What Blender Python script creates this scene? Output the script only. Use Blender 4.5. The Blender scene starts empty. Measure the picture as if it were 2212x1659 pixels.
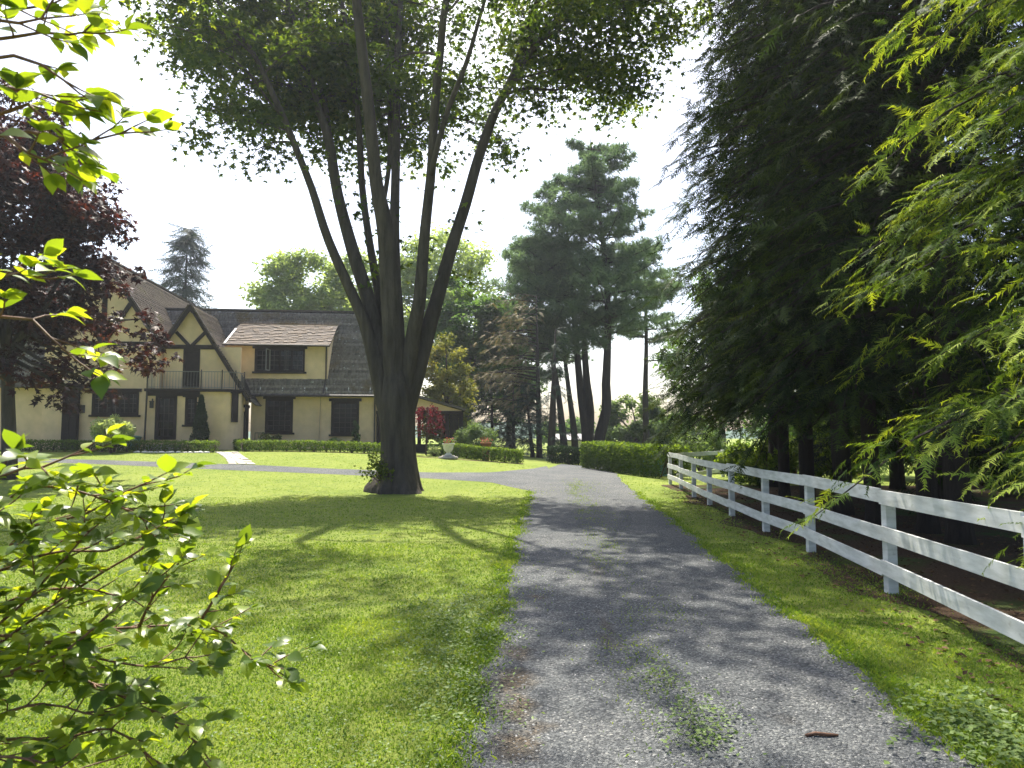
import bpy, bmesh, math, random
import numpy as np
from mathutils import Vector, Matrix

random.seed(7)
RNG = np.random.default_rng(7)
SC = bpy.context.scene
COL = SC.collection
rad = math.radians

# ------------------------------------------------------------------ camera
F, CX, CY, EYE = 1550.0, 1106.0, 829.5, 1.6          # survey of the picture at 2212 x 1659
PITCH = math.atan(115.5 / F)
cam_d = bpy.data.cameras.new('camera'); cam = bpy.data.objects.new('camera', cam_d); COL.objects.link(cam)
cam.location = (0, 0, EYE); cam.rotation_euler = (math.pi / 2 + PITCH, 0, 0)
cam_d.sensor_width = 36.0; cam_d.lens = 36.0 * F / 2212.0
cam_d.clip_start = 0.05; cam_d.clip_end = 5000
SC.camera = cam
cam_d.dof.use_dof = True; cam_d.dof.focus_distance = 24.0; cam_d.dof.aperture_fstop = 8.0

# ------------------------------------------------------------------ sky, sun, exposure
SUN_AZ, SUN_EL = rad(-8), rad(60)
world = bpy.data.worlds.new('World'); SC.world = world; world.use_nodes = True
wn = world.node_tree.nodes; wl = world.node_tree.links
sky = wn.new('ShaderNodeTexSky'); sky.sky_type = 'NISHITA'; sky.sun_disc = False
sky.sun_elevation = SUN_EL; sky.sun_rotation = SUN_AZ
sky.air_density = 1.0; sky.dust_density = 4.0; sky.ozone_density = 1.0; sky.altitude = 100
wl.new(sky.outputs[0], wn['Background'].inputs[0]); wn['Background'].inputs[1].default_value = 0.135
sun_d = bpy.data.lights.new('sun', 'SUN'); sun = bpy.data.objects.new('sun', sun_d); COL.objects.link(sun)
sun_vec = Vector((math.sin(SUN_AZ) * math.cos(SUN_EL), math.cos(SUN_AZ) * math.cos(SUN_EL), math.sin(SUN_EL)))
sun.rotation_euler = sun_vec.to_track_quat('Z', 'Y').to_euler(); sun.location = (0, 0, 60)
sun_d.energy = 5.0; sun_d.angle = rad(0.55); sun_d.color = (1.0, 0.94, 0.82)
SC.view_settings.view_transform = 'Standard'; SC.view_settings.look = 'None'
SC.view_settings.exposure = 1.32; SC.view_settings.gamma = 1.0; SC.view_settings.use_curve_mapping = False
SC.render.engine = 'CYCLES'
SC.cycles.max_bounces = 7; SC.cycles.diffuse_bounces = 4; SC.cycles.glossy_bounces = 2
SC.cycles.transmission_bounces = 5; SC.cycles.transparent_max_bounces = 6
SC.cycles.caustics_reflective = False; SC.cycles.caustics_refractive = False
SC.cycles.use_denoising = True

# ------------------------------------------------------------------ survey helpers
SP, CP = math.sin(PITCH), math.cos(PITCH)
def ray(px, py):
    a, b = (px - CX) / F, (CY - py) / F
    return Vector((a, CP - b * SP, SP + b * CP))
def P(px, py, Y):                       # the point seen there, Y metres ahead
    r = ray(px, py); t = Y / r.y
    return Vector((r.x * t, Y, EYE + r.z * t))
def sst(t):
    t = np.clip(t, 0, 1); return t * t * (3 - 2 * t)
def terrain(x, y):
    return 1.0 * sst((np.asarray(y, float) - 17) / 20) * sst((9 - np.asarray(x, float)) / 20)
def tz(x, y): return float(terrain(x, y))
def G(px, py):                          # where that ray meets the ground
    r = ray(px, py); Y = 1.0
    while Y < 300:
        p = Vector((r.x * Y / r.y, Y, EYE + r.z * Y / r.y))
        if p.z <= tz(p.x, p.y): return p
        Y += 0.04
    return p

# ------------------------------------------------------------------ mesh helpers
def mesh_np(name, V, Fc, mat, rnd=None, smooth=False):
    V = np.ascontiguousarray(V, np.float32); Fc = np.ascontiguousarray(Fc, np.int32)
    me = bpy.data.meshes.new(name)
    n, k = Fc.shape
    me.vertices.add(len(V)); me.vertices.foreach_set('co', V.ravel())
    me.loops.add(n * k); me.loops.foreach_set('vertex_index', Fc.ravel())
    me.polygons.add(n); me.polygons.foreach_set('loop_start', np.arange(0, n * k, k, dtype=np.int32))
    if smooth: me.polygons.foreach_set('use_smooth', np.ones(n, bool))
    if rnd is not None:
        a = me.attributes.new('rnd', 'FLOAT', 'POINT'); a.data.foreach_set('value', np.ascontiguousarray(rnd, np.float32))
    me.update(calc_edges=True)
    if mat: me.materials.append(mat)
    return me

class MB:
    """collects faces; build() links them as ONE mesh object"""
    def __init__(s): s.v = []; s.f = []; s.rnd = None
    def quadface(s, *pts):
        n = len(s.v); s.v += [tuple(p) for p in pts]; s.f.append(tuple(range(n, n + len(pts)))); return s
    def box(s, lo, hi):
        (a, b, c), (d, e, f) = lo, hi
        n = len(s.v)
        s.v += [(a,b,c),(d,b,c),(d,e,c),(a,e,c),(a,b,f),(d,b,f),(d,e,f),(a,e,f)]
        for q in ((3,2,1,0),(4,5,6,7),(0,1,5,4),(1,2,6,5),(2,3,7,6),(3,0,4,7)): s.f.append(tuple(n + i for i in q))
        return s
    def bar(s, p, q, wa, wb, up=(0, 0, 1)):     # box along p-q, wa wide sideways, wb along 'up'
        p, q = Vector(p), Vector(q); d = (q - p).normalized(); u = Vector(up)
        sd = d.cross(u).normalized(); u = sd.cross(d).normalized()
        n = len(s.v)
        for c in (p, q):
            for i, j in ((-1,-1),(1,-1),(1,1),(-1,1)): s.v.append(tuple(c + sd * (i * wa / 2) + u * (j * wb / 2)))
        for f in ((3,2,1,0),(4,5,6,7),(0,1,5,4),(1,2,6,5),(2,3,7,6),(3,0,4,7)): s.f.append(tuple(n + i for i in f))
        return s
    def prism(s, poly, off):                    # extrude polygon by vector
        n = len(s.v); k = len(poly); off = Vector(off)
        s.v += [tuple(p) for p in poly] + [tuple(Vector(p) + off) for p in poly]
        s.f.append(tuple(range(n + k - 1, n - 1, -1))); s.f.append(tuple(range(n + k, n + 2 * k)))
        for i in range(k): j = (i + 1) % k; s.f.append((n + i, n + j, n + k + j, n + k + i))
        return s
    def tube(s, pts, radii, n=8, cap=True, mod=None):
        pts = [Vector(p) for p in pts]; m = len(pts); base = len(s.v)
        ref = Vector((0.3, 0.9, 0.1))
        for i, p in enumerate(pts):
            d = (pts[min(i + 1, m - 1)] - pts[max(i - 1, 0)])
            if d.length < 1e-6: d = Vector((0, 0, 1))
            d.normalize()
            a = d.cross(ref)
            if a.length < 1e-3: a = d.cross(Vector((1, 0, 0)))
            a.normalize(); b = d.cross(a)
            for k in range(n):
                t = 2 * math.pi * k / n; r = radii[i] * (mod(i, t) if mod else 1)
                s.v.append(tuple(p + a * (math.cos(t) * r) + b * (math.sin(t) * r)))
        for i in range(m - 1):
            for k in range(n):
                k2 = (k + 1) % n
                s.f.append((base + i * n + k, base + i * n + k2, base + (i + 1) * n + k2, base + (i + 1) * n + k))
        if cap:
            s.f.append(tuple(base + k for k in range(n - 1, -1, -1))); s.f.append(tuple(base + (m - 1) * n + k for k in range(n)))
        return s
    def lathe(s, prof, c, n=20):                # prof (r,z)
        base = len(s.v)
        for r, z in prof:
            for k in range(n):
                t = 2 * math.pi * k / n; s.v.append((c[0] + r * math.cos(t), c[1] + r * math.sin(t), c[2] + z))
        for i in range(len(prof) - 1):
            for k in range(n):
                k2 = (k + 1) % n
                s.f.append((base + i*n + k, base + i*n + k2, base + (i+1)*n + k2, base + (i+1)*n + k))
        return s
    def mesh(s, name, mat, smooth=False):
        me = bpy.data.meshes.new(name); me.from_pydata(s.v, [], s.f)
        if smooth: me.polygons.foreach_set('use_smooth', np.ones(len(me.polygons), bool))
        me.update()
        if mat: me.materials.append(mat)
        return me
    def build(s, name, mat, parent=None, smooth=False):
        return link(name, s.mesh(name, mat, smooth), parent)

def link(name, me, parent=None):
    o = bpy.data.objects.new(name, me); COL.objects.link(o)
    if parent is not None:
        o.parent = parent
        if 'basis' in BASE.get(parent.name, {}): o.matrix_parent_inverse = BASE[parent.name]['basis']
    return o
BASE = {}
def thing(name, label, cat, loc=(0, 0, 0), group=None, local=False, rotz=0):
    """an Empty at the thing's base; parts are given in world coordinates unless local"""
    o = bpy.data.objects.new(name, None); COL.objects.link(o); o.location = loc; o.rotation_euler = (0, 0, rotz)
    o.empty_display_size = 0.3
    if not local: BASE[o.name] = {'basis': Matrix.Translation(-Vector(loc))}
    return tag(o, label, cat, group)
def tag(o, label, cat=None, group=None, kind=None):
    if label: o['label'] = label
    if cat: o['category'] = cat
    if group: o['group'] = group
    if kind: o['kind'] = kind
    return o

def nrm(a): return a / np.maximum(np.linalg.norm(a, axis=-1, keepdims=True), 1e-9)
def frames(x, up):
    x = nrm(x); y = nrm(np.cross(up, x)); z = np.cross(x, y)
    return np.stack([x, y, z], axis=-1)
def stamp(tv, tf, pos, R, sc):
    n, k = len(pos), len(tv)
    sc = np.asarray(sc)
    S = sc[:, None, None] if sc.ndim == 1 else sc[:, None, :]
    V = np.einsum('nij,nkj->nki', R, tv[None] * S) + pos[:, None, :]
    Fc = (tf[None] + (np.arange(n) * k)[:, None, None]).reshape(-1, tf.shape[1])
    return V.reshape(-1, 3), Fc
def rand_dirs(n): return nrm(RNG.normal(size=(n, 3)))

# leaf templates -------------------------------------------------------------
T_LEAF = (np.array([[0,0,0],[.45,.30,.07],[1,0,-.04],[.45,-.30,.07]], float), np.array([[0,1,2],[0,2,3]]))
def _maple():
    v, f = [], []
    for a, l in ((0,.64),(58,.55),(-58,.55)):
        t = rad(a); d = np.array([math.cos(t), math.sin(t), 0]); s = np.array([-d[1], d[0], 0]); c = np.array([.36, 0, 0])
        k = len(v); v += [c - s * .20 - d * .16, c + d * l + np.array([0, 0, -.06]), c + s * .20 - d * .16]; f.append((k, k + 1, k + 2))
    return np.array(v), np.array(f)
T_MAPLE = _maple()
def _spray(pairs, blade, wid, droop=.18, seed=0):
    r = np.random.default_rng(seed); v, f = [], []
    def tri(p, d, l, w):
        d = d / np.linalg.norm(d); s = np.cross([0, 0, 1.], d); s /= np.linalg.norm(s); k = len(v)
        v.extend([p - s * w * .7, p + s * w * .7, p + d * l]); f.append((k, k + 1, k + 2))
    for i in range(pairs):
        x = (i + .3) / pairs
        for sg in (-1, 1):
            a = rad(50 + r.uniform(-22, 22)) * sg
            p = np.array([x, 0, -droop * x * x])
            l = blade * (1.15 - .75 * x) * r.uniform(.45, 1.3)
            tri(p, np.array([math.cos(a), math.sin(a), -.2 + r.uniform(-.3, .2)]), l, wid * r.uniform(.8, 1.2))
    tri(np.array([.75, 0, -droop * .56]), np.array([1, 0, -2 * droop * .8]), .32, wid)
    # stem sliver
    k = len(v); v.extend([np.array([0, .012, 0]), np.array([.9, 0, -droop * .8]), np.array([0, -.012, 0])]); f.append((k, k + 1, k + 2))
    return np.array(v), np.array(f)
T_SPRAY = _spray(11, .32, .036, seed=1)
T_SPRAYF = _spray(14, .30, .033, seed=2)
def _tuft(n, seed, w=.045):
    r = np.random.default_rng(seed); v, f = [], []
    for i in range(n):
        d = nrm(np.array([r.uniform(.0, 1.0), r.normal() * .75, r.normal() * .55 + .25])); s = nrm(np.cross(d, r.normal(size=3))); k = len(v)
        l = r.uniform(.6, 1); v.extend([-s * w, s * w, d * l]); f.append((k, k + 1, k + 2))
    return np.array(v), np.array(f)
T_TUFT = _tuft(13, 3)

# ------------------------------------------------------------------ materials
def nmat(name):
    m = bpy.data.materials.new(name); m.use_nodes = True; nt = m.node_tree
    return m, nt, nt.nodes, nt.links, nt.nodes['Principled BSDF']
def ramp(N, stops):
    r = N.new('ShaderNodeValToRGB'); e = r.color_ramp.elements
    while len(e) < len(stops): e.new(0.5)
    for x, (p, c) in zip(e, stops): x.position = p; x.color = (*c, 1) if len(c) == 3 else c
    return r
def noise(N, L, scale, detail=4, vec=None, rough=.55, stretch=None, coord='Object'):
    t = N.new('ShaderNodeTexNoise'); t.inputs['Scale'].default_value = scale; t.inputs['Detail'].default_value = detail; t.inputs['Roughness'].default_value = rough
    if vec is None:
        tc = N.new('ShaderNodeTexCoord'); vec = tc.outputs[coord]
    if stretch:
        mp = N.new('ShaderNodeMapping'); mp.inputs['Scale'].default_value = stretch; L.new(vec, mp.inputs[0]); vec = mp.outputs[0]
    L.new(vec, t.inputs['Vector']); return t
def mix(N, L, fac, a, b, mode='MIX'):
    m = N.new('ShaderNodeMix'); m.data_type = 'RGBA'; m.blend_type = mode
    for s, x in ((m.inputs[0], fac), (m.inputs[6], a), (m.inputs[7], b)):
        if hasattr(x, 'links') or hasattr(x, 'is_linked'): L.new(x, s)
        elif isinstance(x, (int, float)): s.default_value = x
        else: s.default_value = (*x, 1)
    return m.outputs[2]
def bump(N, L, bs, h, strength=.4, dist=.02):
    b = N.new('ShaderNodeBump'); b.inputs['Strength'].default_value = strength; b.inputs['Distance'].default_value = dist
    L.new(h, b.inputs['Height']); L.new(b.outputs[0], bs.inputs['Normal']); return b

def leaf_mat(name, stops, trans=.45, tint=(1.5, 1.5, .6), rough=.6, spec=.12):
    """stops: colours over the per-leaf value 'rnd'; light passes through the blade"""
    m, nt, N, L, bs = nmat(name)
    at = N.new('ShaderNodeAttribute'); at.attribute_name = 'rnd'
    r = ramp(N, stops); L.new(at.outputs['Fac'], r.inputs[0])
    L.new(r.outputs[0], bs.inputs['Base Color']); bs.inputs['Roughness'].default_value = rough
    bs.inputs['Specular IOR Level'].default_value = spec
    tr = N.new('ShaderNodeBsdfTranslucent'); L.new(mix(N, L, 1.0, r.outputs[0], tint, 'MULTIPLY'), tr.inputs[0])
    mx = N.new('ShaderNodeMixShader'); mx.inputs[0].default_value = trans
    L.new(bs.outputs[0], mx.inputs[1]); L.new(tr.outputs[0], mx.inputs[2]); L.new(mx.outputs[0], N['Material Output'].inputs[0])
    return m
def plain(name, col, rough=.7, var=.25, scale=6, bmp=0, bscale=40, spec=.3, metal=0, stretch=None):
    m, nt, N, L, bs = nmat(name)
    n = noise(N, L, scale, 5, stretch=stretch)
    c = ramp(N, [(.3, tuple(x * (1 - var) for x in col)), (.7, tuple(min(1, x * (1 + var)) for x in col))]); L.new(n.outputs[0], c.inputs[0])
    L.new(c.outputs[0], bs.inputs['Base Color']); bs.inputs['Roughness'].default_value = rough
    bs.inputs['Specular IOR Level'].default_value = spec; bs.inputs['Metallic'].default_value = metal
    if bmp:
        n2 = noise(N, L, bscale, 6, stretch=stretch); bump(N, L, bs, n2.outputs[0], bmp, .02)
    return m
def bark_mat(name, dark, light, scale=9, strength=.9, stretch=(1, 1, .16)):
    m, nt, N, L, bs = nmat(name)
    n = noise(N, L, scale, 7, stretch=stretch, rough=.65); n2 = noise(N, L, 1.3, 3)
    r = ramp(N, [(.32, dark), (.66, light)]); L.new(n.outputs[0], r.inputs[0])
    L.new(mix(N, L, n2.outputs[0], r.outputs[0], tuple(x * .55 for x in light), 'MIX'), bs.inputs['Base Color'])
    bs.inputs['Roughness'].default_value = .95; bs.inputs['Specular IOR Level'].default_value = .15
    bump(N, L, bs, n.outputs[0], strength, .14); return m

M = {}
M['maple_leaf'] = leaf_mat('maple_leaf', [(0, (.030, .065, .017)), (.6, (.080, .135, .028)), (1, (.17, .22, .042))], .62, (1.9, 1.7, .45))
M['purple_leaf'] = leaf_mat('purple_leaf', [(0, (.014, .008, .010)), (.55, (.036, .016, .016)), (1, (.115, .042, .022))], .35, (2.0, .8, .5), rough=.5, spec=.25)
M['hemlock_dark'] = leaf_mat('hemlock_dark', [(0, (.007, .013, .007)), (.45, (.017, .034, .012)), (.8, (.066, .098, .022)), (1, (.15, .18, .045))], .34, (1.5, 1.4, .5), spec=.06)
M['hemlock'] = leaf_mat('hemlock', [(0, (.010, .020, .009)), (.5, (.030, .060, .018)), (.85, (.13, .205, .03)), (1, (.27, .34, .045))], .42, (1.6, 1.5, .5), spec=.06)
M['pine_needle'] = leaf_mat('pine_needle', [(0, (.045, .082, .048)), (1, (.16, .225, .112))], .48, (1.2, 1.3, .9))
M['spruce_needle'] = leaf_mat('spruce_needle', [(0, (.016, .032, .024)), (1, (.040, .070, .045))], .2, (1.2, 1.3, .9))
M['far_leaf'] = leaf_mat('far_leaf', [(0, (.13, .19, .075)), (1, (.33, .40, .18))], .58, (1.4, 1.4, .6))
M['mid_leaf'] = leaf_mat('mid_leaf', [(0, (.040, .085, .032)), (1, (.13, .20, .06))], .52, (1.4, 1.5, .6))
M['golden_leaf'] = leaf_mat('golden_leaf', [(0, (.09, .115, .025)), (.6, (.18, .20, .045)), (1, (.27, .235, .05))], .45, (1.4, 1.3, .6))
M['dead_twig'] = leaf_mat('dead_twig', [(0, (.10, .092, .052)), (1, (.24, .205, .115))], .35, (1.1, 1.05, .8))
M['light_leaf'] = leaf_mat('light_leaf', [(0, (.06, .11, .04)), (1, (.16, .22, .08))], .45, (1.3, 1.3, .7))
M['box_leaf'] = leaf_mat('box_leaf', [(0, (.035, .072, .013)), (.6, (.10, .165, .024)), (1, (.22, .28, .045))], .52, (1.5, 1.4, .5))
M['dark_box_leaf'] = leaf_mat('dark_box_leaf', [(0, (.012, .030, .012)), (1, (.035, .065, .022))], .3, (1.3, 1.4, .6))
M['variegated'] = leaf_mat('variegated', [(0, (.20, .27, .10)), (.6, (.42, .48, .20)), (1, (.72, .74, .46))], .45, (1.2, 1.2, .8))
M['red_leaf'] = leaf_mat('red_leaf', [(0, (.04, .008, .012)), (1, (.14, .018, .028))], .4, (1.8, .8, .8))
M['rose_leaf'] = leaf_mat('rose_leaf', [(0, (.04, .06, .02)), (.8, (.12, .13, .05)), (1, (.25, .16, .09))], .35)
M['dogwood_leaf'] = leaf_mat('dogwood_leaf', [(0, (.06, .115, .024)), (.6, (.15, .235, .03)), (1, (.27, .34, .045))], .60, (1.9, 1.6, .35), rough=.36, spec=.5)
M['grass'] = leaf_mat('grass', [(0, (.075, .14, .022)), (.5, (.150, .245, .034)), (1, (.32, .385, .08))], .42, (1.5, 1.4, .45), rough=.6, spec=.12)
M['weed'] = leaf_mat('weed', [(0, (.07, .12, .035)), (1, (.19, .26, .09))], .35, (1.3, 1.3, .6), rough=.4)
M['litter'] = leaf_mat('litter', [(0, (.035, .022, .014)), (1, (.14, .085, .045))], .1, (1.2, 1, .7), rough=.8, spec=.1)
M['flower_red'] = plain('flower_red', (.45, .06, .035), .6, .3, 20)
M['flower_white'] = plain('flower_white', (.75, .72, .66), .6, .1, 20)
M['bark'] = bark_mat('bark', (.026, .022, .019), (.135, .112, .090), 5.5, 1.0)
M['bark_pine'] = bark_mat('bark_pine', (.018, .015, .014), (.060, .048, .042), 7, .9)
M['bark_brown'] = bark_mat('bark_brown', (.03, .02, .015), (.11, .075, .05), 14, .6)
M['stem'] = plain('stem', (.13, .065, .035), .6, .35, 30)
M['stucco'] = plain('stucco', (.72, .535, .325), .9, .12, 1.6, .25, 55, spec=.15)
M['timber'] = plain('timber', (.022, .015, .012), .75, .3, 5, .25, 30, spec=.2)
M['iron'] = plain('iron', (.05, .045, .042), .5, .2, 10, metal=.4)
M['bar'] = plain('glazing_bar', (.09, .075, .065), .6, .15, 10)
M['rail_grey'] = plain('rail_grey', (.20, .19, .18), .5, .15, 10)
M['gutter'] = plain('gutter', (.045, .035, .03), .55, .2, 8)
M['flashing'] = plain('flashing', (.55, .55, .53), .5, .12, 6)
M['copper'] = plain('copper', (.45, .33, .22), .5, .15, 6)
M['white_paint'] = None
M['stone'] = plain('stone', (.36, .33, .29), .9, .25, 9, .4, 50)
M['white_stone'] = plain('white_stone', (.62, .60, .56), .9, .15, 9, .3, 40)
M['terracotta'] = plain('terracotta', (.38, .14, .07), .8, .2, 12)
M['green_plastic'] = plain('green_plastic', (.12, .27, .23), .5, .1, 6)
M['grey_paint'] = plain('grey_paint', (.30, .30, .31), .6, .15, 8)
M['tarp'] = plain('tarp', (.22, .42, .42), .5, .15, 5, .3, 12)
M['shed_wall'] = plain('shed_wall', (.72, .70, .65), .8, .06, 2)
M['curtain'] = plain('curtain', (.62, .60, .54), .9, .08, 8)
M['interior'] = plain('interior', (.10, .085, .07), .9, .2, 1)
M['hill'] = plain('hill', (.060, .10, .075), .95, .25, .02)
M['bed_soil'] = plain('bed_soil', (.075, .045, .028), .95, .35, 9, .6, 40, spec=.1)

def mk_glass():
    m, nt, N, L, bs = nmat('glass')
    tr = N.new('ShaderNodeBsdfTransparent'); tr.inputs[0].default_value = (.40, .42, .42, 1)
    gl = N.new('ShaderNodeBsdfGlossy'); gl.inputs['Roughness'].default_value = .03
    fr = N.new('ShaderNodeFresnel'); fr.inputs[0].default_value = 1.33
    mx = N.new('ShaderNodeMixShader'); L.new(fr.outputs[0], mx.inputs[0]); L.new(tr.outputs[0], mx.inputs[1]); L.new(gl.outputs[0], mx.inputs[2])
    L.new(mx.outputs[0], N['Material Output'].inputs[0]); return m
M['glass'] = mk_glass()
def mk_shingle(name, a, b, moss=None, mossamt=.5, lichen=0):
    m, nt, N, L, bs = nmat(name)
    gi = N.new('ShaderNodeAttribute'); gi.attribute_name = 'rnd'
    r = ramp(N, [(0, a), (1, b)]); L.new(gi.outputs['Fac'], r.inputs[0])
    n1 = noise(N, L, 11, 5, stretch=(1, 1, .35)); c = mix(N, L, n1.outputs[0], r.outputs[0], tuple(x * .6 for x in a))
    if moss:
        n2 = noise(N, L, .55, 4); k = ramp(N, [(mossamt, (0, 0, 0)), (mossamt + .12, (1, 1, 1))]); L.new(n2.outputs[0], k.inputs[0])
        c = mix(N, L, k.outputs[0], c, moss)
    if lichen:
        n3 = noise(N, L, 4.5, 3); k = ramp(N, [(lichen, (0, 0, 0)), (lichen + .05, (1, 1, 1))]); L.new(n3.outputs[0], k.inputs[0])
        c = mix(N, L, k.outputs[0], c, (.42, .42, .38))
    L.new(c, bs.inputs['Base Color']); bs.inputs['Roughness'].default_value = .8; bs.inputs['Specular IOR Level'].default_value = .3
    bump(N, L, bs, n1.outputs[0], .3, .01); return m
M['shingle_grey'] = mk_shingle('shingle_grey', (.12, .102, .084), (.46, .40, .335), (.15, .11, .05), .56, .66)
M['shingle_brown'] = mk_shingle('shingle_brown', (.080, .060, .042), (.28, .215, .148), (.13, .11, .04), .58)
M['shingle_new'] = mk_shingle('shingle_new', (.15, .088, .055), (.36, .25, .17), None)

def mk_white():
    m, nt, N, L, bs = nmat('white_paint')
    n = noise(N, L, 3, 6, stretch=(1, 1, 5)); k = noise(N, L, 17, 2, stretch=(1, .5, 1))
    r = ramp(N, [(.25, (.40, .41, .38)), (.62, (.66, .665, .65))]); L.new(n.outputs[0], r.inputs[0])
    kr = ramp(N, [(.66, (0, 0, 0)), (.74, (1, 1, 1))]); L.new(k.outputs[0], kr.inputs[0])
    n3 = noise(N, L, 1.6, 2)
    mm = N.new('ShaderNodeMath'); mm.operation = 'MULTIPLY'; L.new(kr.outputs[0], mm.inputs[0]); L.new(n3.outputs[0], mm.inputs[1])
    L.new(mix(N, L, mm.outputs[0], r.outputs[0], (.33, .32, .29)), bs.inputs['Base Color'])
    bs.inputs['Roughness'].default_value = .55; bump(N, L, bs, n.outputs[0], .15, .01); return m
M['white_paint'] = mk_white()

def mk_lawn():
    m, nt, N, L, bs = nmat('lawn')
    a = noise(N, L, .35, 4); b = noise(N, L, 14, 8, stretch=(1, .5, 1), rough=.75); c = noise(N, L, 3.2, 4)
    r1 = ramp(N, [(.3, (.085, .130, .020)), (.7, (.195, .24, .042))]); L.new(b.outputs[0], r1.inputs[0])
    k = ramp(N, [(.35, (0, 0, 0)), (.7, (1, 1, 1))]); L.new(a.outputs[0], k.inputs[0])
    col = mix(N, L, k.outputs[0], r1.outputs[0], (.195, .23, .046))
    k2 = ramp(N, [(.5, (0, 0, 0)), (.8, (1, 1, 1))]); L.new(c.outputs[0], k2.inputs[0])
    col = mix(N, L, k2.outputs[0], col, (.088, .14, .026))
    L.new(col, bs.inputs['Base Color']); bs.inputs['Roughness'].default_value = .9; bs.inputs['Specular IOR Level'].default_value = .1
    bump(N, L, bs, b.outputs[0], 1.0, .05); return m
M['lawn'] = mk_lawn()
def mk_litter_floor():
    m, nt, N, L, bs = nmat('woodland_floor')
    a = noise(N, L, .8, 4); b = noise(N, L, 38, 6)
    r1 = ramp(N, [(.3, (.028, .018, .012)), (.7, (.085, .055, .034))]); L.new(b.outputs[0], r1.inputs[0])
    k = ramp(N, [(.50, (0, 0, 0)), (.66, (1, 1, 1))]); L.new(a.outputs[0], k.inputs[0])
    L.new(mix(N, L, k.outputs[0], r1.outputs[0], (.045, .075, .018)), bs.inputs['Base Color'])
    bs.inputs['Roughness'].default_value = .95; bs.inputs['Specular IOR Level'].default_value = .1
    bump(N, L, bs, b.outputs[0], .8, .03); return m
M['woodland_floor'] = mk_litter_floor()
def mk_gravel(stains=True):
    m, nt, N, L, bs = nmat('gravel')
    tc = N.new('ShaderNodeTexCoord')
    v = N.new('ShaderNodeTexVoronoi'); v.inputs['Scale'].default_value = 75; L.new(tc.outputs['Object'], v.inputs['Vector'])
    v2 = N.new('ShaderNodeTexVoronoi'); v2.inputs['Scale'].default_value = 130; L.new(tc.outputs['Object'], v2.inputs['Vector'])
    sep = N.new('ShaderNodeSeparateColor'); L.new(v.outputs['Color'], sep.inputs[0])
    r = ramp(N, [(0, (.060, .064, .072)), (.6, (.15, .155, .165)), (.94, (.25, .25, .255)), (1, (.38, .37, .36))]); L.new(sep.outputs[0], r.inputs[0])
    dk = ramp(N, [(.0, (1, 1, 1)), (.55, (1, 1, 1)), (.85, (.45, .45, .45))]); L.new(v.outputs['Distance'], dk.inputs[0])
    col = mix(N, L, .8, r.outputs[0], dk.outputs[0], 'MULTIPLY')
    big = noise(N, L, .7, 4); kb = ramp(N, [(.35, (.54, .585, .585)), (.7, (.86, .87, .81))]); L.new(big.outputs[0], kb.inputs[0])
    col = mix(N, L, 1.0, col, kb.outputs[0], 'MULTIPLY')
    if stains:          # rusty pine straw and mud blots with ragged edges
        sx = N.new('ShaderNodeSeparateXYZ'); L.new(tc.outputs['Object'], sx.inputs[0])
        w = noise(N, L, 3.0, 5)
        for (px, py, rx, ry, amt) in STAINS:
            p = G(px, py)
            def mth(op, a, b=None):
                q = N.new('ShaderNodeMath'); q.operation = op
                for s, x in ((q.inputs[0], a), (q.inputs[1], b)):
                    if x is None: continue
                    if isinstance(x, (int, float)): s.default_value = x
                    else: L.new(x, s)
                return q.outputs[0]
            dx = mth('DIVIDE', mth('SUBTRACT', sx.outputs[0], p.x), rx); dy = mth('DIVIDE', mth('SUBTRACT', sx.outputs[1], p.y), ry)
            d = mth('SQRT', mth('ADD', mth('MULTIPLY', dx, dx), mth('MULTIPLY', dy, dy)))
            d = mth('ADD', d, mth('MULTIPLY', mth('SUBTRACT', w.outputs[0], .5), 3.2))
            k = ramp(N, [(.15, (amt,) * 3), (1.2, (0, 0, 0))]); L.new(d, k.inputs[0])
            col = mix(N, L, k.outputs[0], col, mix(N, L, 1.0, col, (.80, .62, .44), 'MULTIPLY'))
    L.new(col, bs.inputs['Base Color']); bs.inputs['Roughness'].default_value = .85; bs.inputs['Specular IOR Level'].default_value = .25
    ad = N.new('ShaderNodeMath'); ad.operation = 'ADD'; L.new(v.outputs['Distance'], ad.inputs[0]); L.new(v2.outputs['Distance'], ad.inputs[1])
    b = bump(N, L, bs, ad.outputs[0], .9, .012); b.invert = True
    return m
STAINS = [(1118, 1475, .20, .45, 1), (1120, 1540, .20, .4, 1), (1112, 1620, .16, .3, .9), (1125, 1420, .14, .4, .8), (1158, 1292, .15, .16, .9), (1308, 1355, .07, .7, .7), (1290, 1230, .12, .9, .5), (1310, 1390, .08, .3, .7), (1700, 1560, .12, .1, .4)]
M['gravel'] = mk_gravel()

# ================================================================== GROUND
def grid_sheet(name, xs, ys, mat, lift=0.0, smooth=True):
    X, Y = np.meshgrid(xs, ys); Z = terrain(X, Y) + lift
    V = np.stack([X, Y, Z], -1).reshape(-1, 3); nx, ny = len(xs), len(ys)
    i = np.arange(nx - 1)[None] + (np.arange(ny - 1) * nx)[:, None]; i = i.ravel()
    return mesh_np(name, V, np.stack([i, i + 1, i + nx + 1, i + nx], 1), mat, smooth=smooth)
xs = np.unique(np.concatenate([np.linspace(-1500, -60, 14), np.linspace(-60, 40, 101), np.linspace(40, 1500, 14)]))
ys = np.unique(np.concatenate([np.linspace(-60, 0, 7), np.linspace(0, 70, 71), np.linspace(70, 2500, 18)]))
tag(link('ground', grid_sheet('ground', xs, ys, M['lawn'])), None, kind='structure')

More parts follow.
